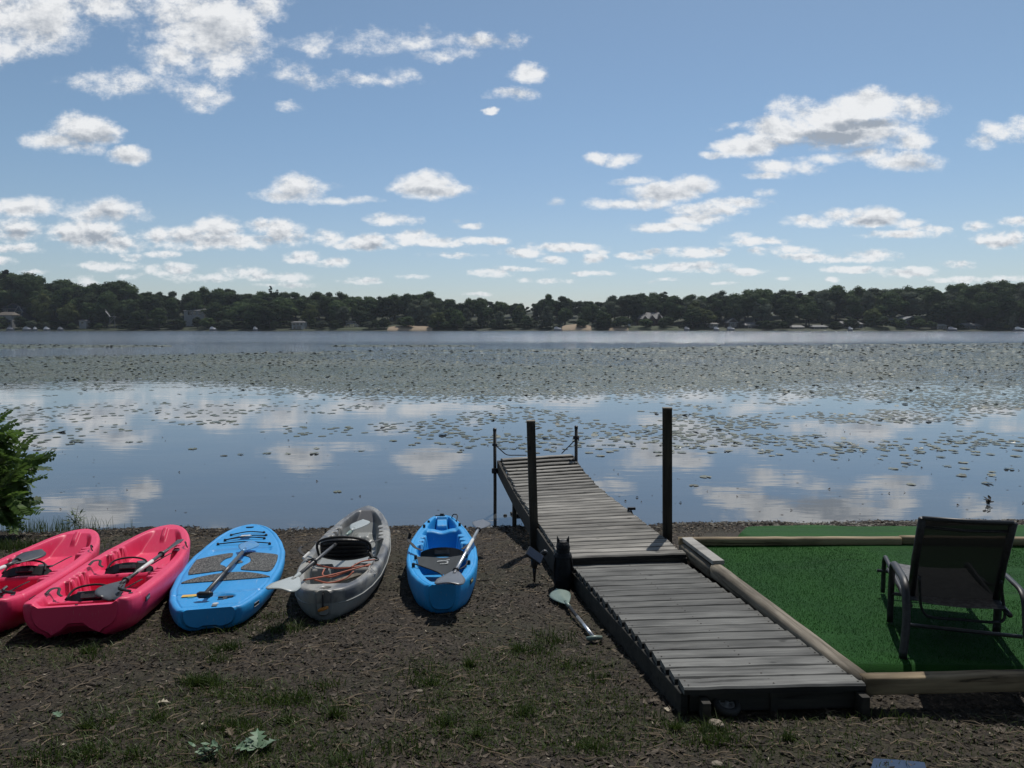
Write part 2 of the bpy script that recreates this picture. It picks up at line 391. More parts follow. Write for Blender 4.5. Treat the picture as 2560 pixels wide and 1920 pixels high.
M['log'] = woodmat('grey_brown_round_timber', (.25, .22, .175), (.13, .11, .08), (.06, .05, .037), rnd=.08)
M['whiteboard'] = woodmat('bleached_board', (.40, .39, .36), (.30, .29, .27), (.2, .19, .175))
M['rust'] = simple('rusty_pipe', (.07, .058, .045), .7, (.035, .032, .03), scale=18, bump=.001)
M['rope'] = simple('dark_rope', (.02, .022, .03), .8)
M['chair'] = simple('dark_powder_coat', (.008, .009, .011), .5, (.024, .025, .028), scale=40)
M['rubber'] = simple('tyre_rubber', (.02, .02, .02), .7)
M['rim'] = simple('dusty_wheel_rim', (.16, .16, .16), .6)
M['rock'] = simple('pale_rock', (.26, .22, .17), .85, (.15, .13, .10), scale=14, bump=.006)
M['owl'] = simple('black_decoy_plastic', (.005, .006, .008), .62, (.010, .012, .016), scale=70, bump=.004, kind='Object', spec=.25)
M['panel'] = simple('solar_panel', (.03, .04, .065), .12, scale=60)
M['twig'] = simple('dead_twig', (.085, .066, .048), .9, (.05, .04, .03), scale=30, bump=.001)
M['twig_pale'] = simple('pale_dry_twig', (.27, .23, .17), .9, (.18, .15, .11), scale=30)
M['oakleaf'] = leafmat('oak_leaf_green', (.10, .17, .11), (.14, .22, .15), .5, .2)
M['deadleaf'] = leafmat('dry_leaf', (.045, .033, .020), (.17, .13, .09), .7, .15)
M['paleleaf'] = simple('bleached_leaf', (.42, .38, .30), .8, (.33, .28, .2), scale=30)
M['grass'] = leafmat('grass_blades', (.022, .045, .008), (.085, .125, .028), .55, .3)
M['bushleaf'] = leafmat('bush_leaf', (.05, .10, .024), (.12, .20, .045), .5, .45)
M['lily'] = None

# ------------------------------------------------------------------ terrain
YP = [-30, 0, 3, 4.1, 5.3, 6.4, 7.5, 8.5, 9.5, 10.0, 10.35, 10.7, 12, 20, 60, 300]
ZP = [2.2, 1.05, .745, .645, .555, .455, .36, .262, .14, .07, 0.0, -.05, -.22, -.7, -1.4, -1.6]
def shore_shift(x): return (fbm(np.asarray(x, dtype=float) * 1.3 + 31, np.asarray(x, dtype=float) * 0 + 2, 4, .6) - .5) * .22 + np.clip(.045 * x + .03 * np.sin(x * 2.3) + .02 * np.sin(x * 5.1 + 1), -.6, .6)
def turfz(x, y): return np.interp(y, [4.2, 7.0, 7.6, 9.4, 9.8], [.755, .725, .62, .26, .10])
def far_shore(x): return 385 - .00022 * x * x - .02 * x + 6 * np.sin(x * .021) + 3 * np.sin(x * .067 + 1)
def gz(x, y, fine=True):
    x = np.asarray(x, dtype=float); y = np.asarray(y, dtype=float)
    z = np.interp(y - shore_shift(x) * SS(6, 10, y), YP, ZP)
    z = z + .07 * np.exp(-((x - .6) / .9) ** 2 - ((y - 7.2) / 1.1) ** 2)
    # levelled bed on the right of the dock
    edge = np.interp(y, [3.9, 4.35, 6.9, 7.3], [2.02, 2.06, 1.56, 1.5])
    wbed = SS(edge + .02, edge + .16, x) * SS(4.30, 4.42, y) * (1 - SS(7.15, 7.35, y))
    z = z * (1 - wbed) + (turfz(x, y) - .04) * wbed
    w2 = SS(1.5, 2.2, x) * SS(7.15, 7.35, y) * (1 - SS(9.2, 9.8, y))
    z = z * (1 - w2) + np.minimum(z, turfz(x, y) - .03) * w2
    # ground right in front of the bed stays lower
    near = (y < 14)
    amp = SS(10.8, 10.2, y) * (1 - wbed) * (1 - w2)
    z = z + np.where(near, (fbm(x * 1.1 + 50, y * 1.1 + 80, 3) - .5) * .05 * amp, 0)
    if fine:
        z = z + np.where(near, ((fbm(x * 7 + 5, y * 7 + 3, 4, .6) - .5) * .030 + (fbm(x * 30, y * 30, 3, .6) - .5) * .012) * np.maximum(amp, .0), 0)
    # far land
    fs = far_shore(x); u = y - fs
    land = np.where(u > 0, .4 + np.minimum(u, 6) * .12 + 9.5 * SS(5, 90, u) * (1 + .5 * SS(-60, -170, x)) + 8 * SS(90, 500, u), np.maximum(-1.6, .4 + u * .15))
    z = np.where(y > 250, np.maximum(land, -1.6), z)
    return z
def gp(px, py, dz=0.0):
    """the spot on the ground that lies at that place of the photograph"""
    p = Wz(px, py, .5)
    for _ in range(12): p = Wz(px, py, float(gz(p.x, p.y, False)) + dz)
    return p
def axis(segs):
    out = []
    for a, b, s in segs: out.append(np.arange(a, b, s))
    return np.concatenate(out + [np.array([segs[-1][1]])])
gxs = axis([(-1500, -400, 100), (-400, -60, 12), (-60, -12, 4), (-12, -6.5, .25), (-6.5, 6.5, .022), (6.5, 12, .25), (12, 60, 4), (60, 400, 12), (400, 1500, 100)])
gys = axis([(-60, 0, 5), (0, 3, .3), (3, 11.2, .022), (11.2, 16, .3), (16, 60, 4), (60, 330, 30), (330, 520, 4), (520, 1000, 60), (1000, 3000, 400)])
GX, GY = np.meshgrid(gxs, gys)
GZ = gz(GX, GY)
def gridfaces(ny, nx):
    i = np.arange(ny - 1)[:, None] * nx + np.arange(nx - 1)[None, :]
    return np.stack([i, i + 1, i + nx + 1, i + nx], -1).reshape(-1, 4)
t = NT('bare_soil_and_far_bank')
v = t.coord('World'); sepn = t.n('ShaderNodeSeparateXYZ'); t.l(v, sepn.inputs[0])
big = t.noise(v, .9, 5, .6); mid = t.noise(v, 6, 6, .65); fin = t.noise(v, 55, 5, .7)
col = t.mix(t.rng(mid, .3, .7), (.014, .0105, .007), (.042, .032, .022))
col = t.mix(t.rng(fin, .48, .7), col, (.080, .062, .043))
col = t.mix(t.rng(fin, .42, .32), col, (.008, .007, .006))
grs = t.rng(big, .47, .62); col = t.mix(t.math('MULTIPLY', grs, .55), col, (.026, .028, .011))
wet = t.rng(sepn.outputs[2], .10, .03); col = t.mix(t.math('MULTIPLY', wet, .6), col, (.014, .013, .011))
far = t.rng(sepn.outputs[1], 200, 201); fn = t.noise(v, .08, 4)
farc = t.mix(t.rng(fn, .4, .6), (.018, .026, .010), (.03, .04, .016)); col = t.mix(far, col, farc)
t.put(t.p.inputs['Base Color'], col); t.put(t.p.inputs['Roughness'], t.rng(fin, .3, .7, .95, .7)); t.p.inputs['Specular IOR Level'].default_value = .25
t.bump(t.math('ADD', fin, t.math('MULTIPLY', mid, .6)), .012, .9)
go = link('ground', mesh_np('ground', np.stack([GX, GY, GZ], -1), gridfaces(len(gys), len(gxs)), t.m, True)); tag(go, kind='structure')

# ------------------------------------------------------------------ water
t = NT('lake_water')
v = t.coord('World'); sepn = t.n('ShaderNodeSeparateXYZ'); t.l(v, sepn.inputs[0])
cam_d = sepn.outputs[1]
rip_far = t.rng(cam_d, 95, 135); rip_mid = t.rng(cam_d, 30, 60); wind = t.noise(t.coord('World', (.006, .03, 1)), 1.0, 4, .6)
def anis(sx, sy, sc, d, r=.55):
    return t.noise(t.coord('World', (sx, sy, 1)), sc, d, r)
calm = anis(.35, 1.0, 1.6, 3); fine = anis(.5, 1.0, 9.0, 3)
wave = anis(.35, 1.0, .9, 5, .65)
patch = t.rng(t.noise(t.coord('World', (.05, .16, 1)), 1.0, 4), .5, .64)
a1 = t.math('MULTIPLY', calm, .0022); a2 = t.math('MULTIPLY', fine, t.math('MULTIPLY', patch, .0014))
a3 = t.math('MULTIPLY', wave, t.math('MULTIPLY', rip_far, t.rng(wind, .35, .65, .22, .55)))
hh = t.math('ADD', t.math('ADD', t.math('ADD', a1, a2), a3), t.math('MULTIPLY', wave, t.math('MULTIPLY', rip_mid, .12)))
b = t.n('ShaderNodeBump'); b.inputs['Strength'].default_value = 1; b.inputs['Distance'].default_value = 1.0
t.l(hh, b.inputs['Height']); t.l(b.outputs[0], t.p.inputs['Normal'])
murk = t.noise(t.coord('World', (.4, .4, 1)), 1.0, 5, .6)
mc = t.mix(t.rng(murk, .4, .65), (.050, .060, .070), (.068, .074, .076))
sh = t.rng(cam_d, 14, 9.8); mc = t.mix(t.math('MULTIPLY', sh, .4), mc, (.085, .080, .068))
t.put(t.p.inputs['Base Color'], mc); t.put(t.p.inputs['Roughness'], t.math('ADD', .03, t.math('MULTIPLY', rip_far, .12)))
t.p.inputs['IOR'].default_value = 2.0; t.p.inputs['Specular IOR Level'].default_value = .5
wx = np.array([-1500, -300, -60, -10, 10, 60, 300, 1500.]); wy = np.array([8.5, 12, 20, 60, 150, 300, 460.])
WX, WY = np.meshgrid(wx, wy)
wo_ = link('water', mesh_np('water', np.stack([WX, WY, WX * 0], -1), gridfaces(len(wy), len(wx)), t.m)); tag(wo_, kind='structure')

# ------------------------------------------------------------------ lily pads
t = NT('lily_pad_green'); g = t.n('ShaderNodeNewGeometry'); oi = t.n('ShaderNodeObjectInfo')
rr = t.math('FRACT', t.math('ADD', g.outputs['Random Per Island'], oi.outputs['Random']))
v = t.coord('World'); n = t.noise(v, 40, 3); pn = t.noise(t.coord('World', (.03, .12, 1)), 1.0, 4)
col = t.mix(rr, (.054, .068, .036), (.092, .108, .064)); col = t.mix(t.rng(pn, .4, .65), col, (.12, .125, .08))
col = t.mix(t.rng(rr, .95, .97), col, (.035, .04, .022))
t.put(t.p.inputs['Base Color'], col); t.p.inputs['Roughness'].default_value = .33; t.p.inputs['Specular IOR Level'].default_value = .45
t.put(t.p.inputs['Roughness'], t.rng(rr, 0, 1, .30, .55)); t.bump(n, .004)
M['lily'] = t.m
def pad_density(x, y):
    """cover of the water by floating leaves"""
    px = 1280 + x / y * F; s = (y * 0 + 1)
    # the main bed: between ~31 m and ~105 m, boundaries wander
    nb = fbm(x * .05 + 3, y * .045 + 7, 4, .6)
    near_edge = 31 + 5 * (fbm(x * .11 + 1, x * 0 + 2, 3) - .5) * 2 - 3.0 * SS(1700, 2400, px) + 4 * SS(900, 200, px)
    far_edge = np.interp(px, [0, 300, 700, 1100, 1500, 1900, 2560], [66, 70, 74, 84, 88, 104, 122]) + 10 * (fbm(x * .03, y * 0 + 5, 3) - .5)
    d = SS(near_edge - 2.5, near_edge + 4, y) * SS(far_edge + 3, far_edge - 6, y) * (.40 + .60 * SS(.36, .56, nb)) * .92
    lane = fbm(x * .018 + 9, y * .22 + 4, 3, .55); d = d * (1 - .85 * SS(.36, .27, lane) * SS(38, 46, y))
    # distant tongues
    d = np.maximum(d, .95 * ((px < 430) & (y > 89 + (px / 430) * 9) & (y < 110 - (px / 430) * 5) & ((y > 96) | (nb > .5))))
    d = np.maximum(d, .9 * SS(1, .75, np.abs(px - 1010) / 200) * SS(1, .8, np.abs(y - 102) / 6.0))
    # scattered leaves nearer in
    n2 = fbm(x * .35 + 40, y * .35 + 11, 4, .6)
    lo = SS(15.0, 19, y) * SS(.44, .62, n2) * .5 * (y < near_edge + 3)
    lo = lo * np.interp(px, [-200, 300, 900, 1250, 2000, 2560], [.5, .55, .8, 1.0, 1.6, 2.0]) * (1 - .9 * SS(25.5, 28, y) * SS(31, 29, y) * (px < 1800))
    rp = SS(1650, 2150, px) * SS(17, 20, y) * SS(31, 28, y) * SS(.40, .56, n2) * .75
    d2 = np.maximum(lo, rp)
    d = np.maximum(d, d2)
    tiny = .035 * SS(11.5, 15, y) * SS(17, 15.5, y) * (n2 > .52) * np.interp(px, [0, 1500, 2000, 2560], [1, .4, 2.0, 3.0])
    return np.maximum(d, tiny)
def scatter_pads(y0, y1, cell, rmin, rmax):
    ys = np.arange(y0, y1, cell); P = []
    for y in ys:
        hw = y * .72 + 3; xs = np.arange(-hw, hw, cell)
        x = xs + (rng.random(len(xs)) - .5) * cell * .9; yy = y + (rng.random(len(xs)) - .5) * cell * .9
        k = rng.random(len(xs)) < pad_density(x, yy)
        P.append(np.stack([x[k], yy[k], rng.uniform(rmin, rmax, k.sum())], -1))
    return np.concatenate(P)
pads = np.concatenate([scatter_pads(11.2, 30, .20, .06, .115), scatter_pads(30, 50, .165, .075, .12), scatter_pads(50, 72, .225, .11, .165), scatter_pads(72, 126, .33, .17, .25)])
ok = pads[:, 1] > 10.9
pads = pads[ok]
order = np.argsort(pads[:, 1] + (1 - pads[:, 2] * 6)); near, rest = pads[order[:300]], pads[order[300:]]
def pad_shape(n, notch=True):
    a = np.linspace(.25 if notch else 0, 2 * math.pi - (.25 if notch else 0), n, endpoint=notch)
    return np.stack([np.cos(a), np.sin(a)], -1)
def pads_mesh(P, n, name):
    m = len(P); sh = pad_shape(n, False)
    a = rng.random(m) * 6.283; ca, sa = np.cos(a), np.sin(a); el = rng.uniform(.75, 1.0, m)
    X = sh[None, :, 0] * (1 + .12 * (rng.random((m, n)) - .5)); Y = sh[None, :, 1] * el[:, None]
    r = P[:, 2:3]; x = P[:, 0:1] + r * (X * ca[:, None] - Y * sa[:, None]); y = P[:, 1:2] + r * (X * sa[:, None] + Y * ca[:, None])
    z = .006 + .004 * rng.random((m, 1)) + np.maximum(0, rng.normal(0, 1, (m, n))) * r * .008
    lift = (rng.random((m, 1)) < .07) * r * .40 * np.maximum(0, X)
    V = np.stack([x, y, z + lift], -1).reshape(-1, 3)
    return mesh_np(name, V, np.arange(m * n).reshape(m, n), M['lily'])
tag(link('lily_pad_bed', pads_mesh(rest, 7, 'lily_pad_bed')), 'wide bed of grey green lily pads covering the middle of the lake', 'lily pads', kind='stuff')
pv_ = []
for k in range(5):
    sh = pad_shape(13); V = [(0, 0, .0)] + [(x * (1 + .06 * random.uniform(-1, 1)), y * (.88 + .1 * random.random()), max(0, random.gauss(0, .05)) + (.16 * max(0, x) if k == 3 else 0)) for x, y in sh]
    me = mesh_np('lily_pad', V, [(0, i, i + 1) for i in range(1, 13)], M['lily']); pv_.append(me)
for i, (x, y, r) in enumerate(near):
    o = link('lily_pad', pv_[i % 5]); o.location = (x, y, .007 + .003 * random.random()); o.rotation_euler.z = random.random() * 6.28; o.scale = (r, r, r)
    tag(o, 'small round green lily pad floating apart on the calm near water', 'lily pad', 'loose lily pads on the near water')

# ------------------------------------------------------------------ far shore: trees
def far_pt(px, u):
    x = (px - 1280) / F * 385
    for _ in range(4): y = float(far_shore(x)) + u; x = (px - 1280) / F * y
    return x, y
ICO_V = None
def ico(sub):
    import bmesh
    b = bmesh.new(); bmesh.ops.create_icosphere(b, subdivisions=sub, radius=1)
    V = np.array([v.co[:] for v in b.verts]); Fc = [tuple(v.index for v in f.verts) for f in b.faces]; b.free(); return V, Fc
IC1, IF1 = ico(1); IC2, IF2 = ico(2)
def leaf_quads(P, N, size, spread=.6):
    """one small leafy facet per point"""
    m = len(P); n = N + rng.normal(0, spread, (m, 3)); n /= np.linalg.norm(n, axis=1, keepdims=True) + 1e-9
    t_ = np.cross(n, rng.normal(0, 1, (m, 3))); t_ /= np.linalg.norm(t_, axis=1, keepdims=True) + 1e-9
    b_ = np.cross(n, t_); s = size * rng.uniform(.6, 1.3, (m, 1))
    V = np.stack([P - t_ * s, P - b_ * s * .6, P + t_ * s, P + b_ * s * .6], 1).reshape(-1, 3)
    return V, np.arange(m * 4).reshape(m, 4)
def crown_mesh(kind, seed, nclump=34, nleaf=4200, leaf=.34):
    rs = np.random.default_rng(seed); H = 16.0; V = []; Fc = []; b = 0
    cl = []
    for i in range(nclump):
        if kind == 'pine':
            h = rs.uniform(.22, 1.0); rad = (1.03 - h) * 4.4 + .3; a = rs.uniform(0, 6.28); rr = rad * rs.uniform(.3, .95)
            cl.append((rr * math.cos(a), rr * math.sin(a), h * H, 1.5 * (1.25 - h), .42))
        elif kind == 'oval':
            a = rs.uniform(0, 6.28); e = rs.uniform(-1, 1); rr = math.sqrt(1 - e * e) * 3.6 * rs.uniform(.5, 1)
            cl.append((rr * math.cos(a), rr * math.sin(a), H * (.56 + .37 * e), rs.uniform(1.2, 2.0), .9))
        else:
            a = rs.uniform(0, 6.28); e = rs.uniform(-.85, 1); rr = math.sqrt(max(0, 1 - e * e)) * 5.0 * rs.uniform(.45, 1)
            cl.append((rr * math.cos(a), rr * math.sin(a), H * (.57 + .33 * e), rs.uniform(1.4, 2.5), .8))
    for (x, y, z, r, fl) in cl:
        nv = IC1 * r * .86 * np.array([1, 1, fl]) * (1 + rs.uniform(-.2, .2, (len(IC1), 1))) + [x, y, z]
        V.append(nv); Fc += [tuple(k + b for k in f) for f in IF1]; b += len(nv)
    c = np.array(cl); pick = rs.integers(0, len(cl), nleaf); d = rs.normal(0, 1, (nleaf, 3)); d[:, 2] = d[:, 2] * .8 + .25
    d /= np.linalg.norm(d, axis=1, keepdims=True)
    P = c[pick, :3] + d * (c[pick, 3:4] * rs.uniform(.85, 1.18, (nleaf, 1))) * np.concatenate([np.ones((nleaf, 2)), c[pick, 4:5]], 1)
    LV, LF = leaf_quads(P, d, leaf)
    V.append(LV); Fc += [tuple(f + b) for f in LF.tolist() and LF]
    return np.concatenate(V), Fc
M['tree1'] = leafmat('broadleaf_crown', (.022, .040, .020), (.075, .112, .045), .85, .25, .45, .1)
M['tree2'] = leafmat('yellowish_crown', (.060, .078, .028), (.11, .13, .045), .85, .3, .25, .1)
M['tree3'] = leafmat('dark_conifer_crown', (.016, .028, .019), (.032, .048, .028), .85, .2, .25, .1)
M['tree4'] = leafmat('greyish_willow_crown', (.060, .078, .054), (.11, .13, .09), .85, .3, .2, .1)
M['bark'] = simple('far_bark', (.07, .06, .05), .9, (.04, .035, .03))
M['palebark'] = simple('pale_bark', (.2, .19, .17), .9)
protos = []
for k in range(7):
    V, Fc = crown_mesh('round' if k % 2 == 0 else 'oval', 100 + k); protos.append(V); protos[-1] = (V, Fc)
crown_me = {}
for mk in ('tree1', 'tree2', 'tree4'):
    crown_me[mk] = [mesh_np('crown', V, Fc, M[mk]) for V, Fc in protos]
crown_me['tree3'] = [mesh_np('crown', *crown_mesh('pine', 200 + k, 60, 3600, .30), M['tree3']) for k in range(3)]
b = MB(); b.tube([(0, 0, -2), (.1, 0, 4), (-.1, .1, 9), (.05, 0, 13)], [.42, .3, .2, .06], 7)
b.tube([(0, 0, 5), (1.6, .3, 8), (2.6, .5, 10)], [.16, .1, .04], 5); b.tube([(0, 0, 6), (-1.5, -.4, 9), (-2.4, -.4, 11)], [.15, .1, .04], 5)
trunk_me = b.mesh('trunk', M['bark'])
trunk_pale = trunk_me.copy(); trunk_pale.materials[0] = M['palebark']
TREE_PH = {'tree1': 'dark green tree', 'tree2': 'yellowish green tree', 'tree3': 'dark pointed conifer', 'tree4': 'greyish green tree'}
ntree = 0
def far_tree(px, u, ztop, mk, width=1.0, label=None, group=None, zb=None, variant=None, pale=False):
    global ntree
    x, y = far_pt(px, u); z0 = float(gz(x, y, False)) if zb is None else zb
    h = max(1.5, ztop - z0); s = h / 15.4
    o = empty('pine_tree' if mk == 'tree3' else 'broadleaf_tree', label, 'tree', (x, y, z0), random.random() * 6.28, group)
    o.scale = (s * width, s * width, s)
    ms = crown_me[mk]; link('crown', ms[(ntree if variant is None else variant) % len(ms)], o); link('trunk', trunk_pale if pale else trunk_me, o)
    ntree += 1; return o
SKX = [-60, 0, 40, 75, 100, 130, 165, 200, 215, 250, 300, 335, 345, 400, 460, 480, 520, 590, 610, 670, 680, 705, 760, 850, 880, 950, 985, 1050, 1090, 1105, 1150, 1200, 1260, 1300, 1350, 1370, 1400, 1440, 1480, 1520, 1560, 1590, 1650, 1700, 1760, 1790, 1840, 1880, 1920, 1960, 2000, 2020, 2060, 2085, 2105, 2150, 2200, 2260, 2310, 2400, 2440, 2480, 2500, 2530, 2620]
SKY = [690, 690, 686, 690, 700, 708, 705, 722, 728, 712, 708, 722, 735, 732, 740, 735, 722, 726, 736, 736, 723, 732, 740, 735, 745, 746, 741, 736, 734, 752, 751, 749, 758, 762, 754, 743, 743, 755, 757, 746, 742, 736, 736, 742, 743, 734, 740, 723, 727, 733, 729, 736, 723, 719, 733, 723, 725, 722, 723, 716, 711, 716, 706, 709, 716]
def sky_z(px, D, extra=-4): return CAMZ + (813 - np.interp(px, SKX, SKY) - extra) / F * D
CLEAR = [(6, 76, 26), (198, 220, 7), (262, 305, 7), (455, 520, 22), (728, 778, 10), (855, 900, 9), (966, 1084, 14), (1400, 1480, 13), (1556, 1698, 20), (1768, 1796, 12), (1816, 1846, 12), (1860, 1898, 12), (1976, 2012, 9), (2026, 2068, 9), (2096, 2158, 14), (2160, 2335, 22), (2336, 2368, 9), (2404, 2455, 9)]
MARKS = [(40, 'the navy blue house'), (210, 'the white boathouse'), (285, 'the hillside stairs'), (490, 'the white bank house'), (748, 'the pale lake house'), (878, 'the raised deck'), (1025, 'the longer beach'), (1240, 'the dark middle wood'), (1438, 'the shorter beach'), (1628, 'the brick mansion'), (1830, 'the steep cottage'), (1994, 'the low cottages'), (2127, 'the wide ranch house'), (2280, 'the blue grey house'), (2352, 'the white cabin'), (2500, 'the far right end')]
def nearest(px): return min(MARKS, key=lambda m: abs(m[0] - px))[1]
def side(px):
    m = min(MARKS, key=lambda m: abs(m[0] - px)); d = px - m[0]
    return ('left of ' if d < -22 else 'right of ' if d > 22 else 'near ') + m[1]
def zt_at(y, D): return CAMZ + (813 - y) / F * D
ROWN = {0: 'at the far water edge', 1: 'midway up the bank', 2: 'high on the bank', 3: 'on the skyline', 4: 'just behind the skyline'}
for row, (u, step, fr) in enumerate([(4, 58, (.50, .70)), (15, 56, (.64, .82)), (28, 54, (.78, .93)), (44, 46, (.94, 1.02)), (60, 60, (.94, 1.0))]):
    px = -70 + 13 * row
    while px < 2640:
        q = px + random.uniform(-.25, .25) * step; uu = u + random.uniform(-3, 5)
        blocked = any(a - 22 < q < b_ + 22 and uu < du + 2 for a, b_, du in CLEAR)
        D = far_pt(q, uu)[1]; zt = float(sky_z(q, D)) * random.uniform(*fr)
        if row >= 3: zt = float(sky_z(q, D)) * (1 if row == 3 else .97) + random.uniform(-.9, .2)
        r = random.random()
        mk = 'tree2' if r < .10 and row < 3 else ('tree4' if r > .90 and row < 3 else ('tree3' if .84 < r < .9 else 'tree1'))
        if not blocked:
            ph = TREE_PH[mk]; lab = f'{ph} {ROWN[row]}, {side(q)}'
            far_tree(q, uu, zt, mk, random.uniform(1.05, 1.5), lab, f'far trees {side(q)}')
        elif row in (0, 1) and any(a - 12 < q < b_ + 12 and du > 12 for a, b_, du in CLEAR):
            far_tree(q, 4 + 4 * row, float(zt_at(random.uniform(790, 800), D)), 'tree1', 1.8, f'low rounded tree in front, {side(q)}', 'low trees before the far houses')
        px += step
# trees with a look of their own
def zt_at(y, D): return CAMZ + (813 - y) / F * D
far_tree(24, 38, zt_at(684, 425), 'tree3', 1.15, 'tallest dark pine at the far left end of the tree line', variant=1)
far_tree(1097, 3, zt_at(782, 388), 'tree2', 1.25, 'rounded bright green tree right beside the longer sand beach', variant=0)
far_tree(1172, 2, zt_at(808, 388), 'tree4', 2.1, 'low pale bush at the water edge right of the rounded bright tree', variant=2)
far_tree(860, 12, zt_at(768, 392), 'tree4', 1.05, 'pale rounded tree standing behind the raised white deck', variant=4)
far_tree(2180, 10, zt_at(772, 385), 'tree2', 1.15, 'pale green tree between the ranch house and the lawn', variant=0)
far_tree(2325, 4, zt_at(803, 375), 'tree1', 1.9, 'low wide dark tree right of the blue grey two storey house', variant=2)
far_tree(2523, 2, zt_at(785, 372), 'tree4', .7, 'slim pale leaning tree on the far right shore', variant=5, pale=True).rotation_euler = (0, .2, 0)
far_tree(2512, 2, zt_at(812, 372), 'tree2', 1.6, 'small yellow green bush under the leaning tree on the far right shore', variant=0)
far_tree(1486, 3, zt_at(808, 388), 'tree4', 1.3, 'small grey green bush at the right end of the shorter sand beach', variant=4)
far_tree(940, 3, zt_at(800, 388), 'tree1', 1.5, 'small round tree at the left end of the longer sand beach', variant=2)
far_tree(1372, 40, zt_at(740, 430), 'tree1', .95, 'tall open crowned tree rising above the skyline at the centre', variant=3)
far_tree(1765, 8, zt_at(775, 385), 'tree2', 1.35, 'broad olive green tree left of the small white cottage', variant=2)
far_tree(680, 50, zt_at(722, 440), 'tree3', .8, 'taller of two conifer tips poking above the left skyline', variant=0)
far_tree(696, 50, zt_at(728, 440), 'tree3', .7, 'shorter of two conifer tips poking above the left skyline', variant=2)
# bushes along the bank
for i in range(46):
    q = 10 + i * 56 + random.uniform(-18, 18)
    if any(a - 6 < q < b_ + 6 for a, b_, du in CLEAR): continue
    D = far_pt(q, 1.5)[1]
    far_tree(q, 1.5 + random.random() * 2, zt_at(random.uniform(798, 812), D), random.choice(['tree1', 'tree1', 'tree4']), random.uniform(1.4, 2.2), f'low bush at the far water edge, {side(q)}', 'bushes along the far bank')
# the wood that closes every gap behind
V, Fc = crown_mesh('round', 999, 22, 1500, .55)
AV = []; AF = []; bb = 0
for i in range(170):
    q = -90 + i * 16.2; u = random.choice([36, 54, 70]) + random.uniform(0, 6); x, y = far_pt(q, u); z0 = float(gz(x, y, False)); h = max(3, float(sky_z(q, y)) * random.uniform(.80, .93) - z0)
    s = h / 15.4; a = random.random() * 6.28; ca, sa = math.cos(a), math.sin(a)
    W_ = V * [s * 1.2, s * 1.2, s]; W_ = np.stack([W_[:, 0] * ca - W_[:, 1] * sa + x, W_[:, 0] * sa + W_[:, 1] * ca + y, W_[:, 2] + z0], -1)
    AV.append(W_); AF += [tuple(k + bb for k in f) for f in Fc]; bb += len(V)
for i in range(150):
    q = -90 + i * 18.3
    if any(a - 4 < q < b_ + 4 for a, b_, du in CLEAR): continue
    u = random.uniform(5, 12); x, y = far_pt(q, u); z0 = float(gz(x, y, False)); s = random.uniform(3, 6) / 15.4
    W_ = V * [s * 2.2, s * 2.2, s] + [x, y, z0 - 1.5]
    AV.append(W_); AF += [tuple(k + bb for k in f) for f in Fc]; bb += len(V)
tag(link('background_wood', mesh_np('background_wood', np.concatenate(AV), AF, M['tree1'])), 'dense dark wood filling the bank behind the shore trees', 'wood', kind='stuff')

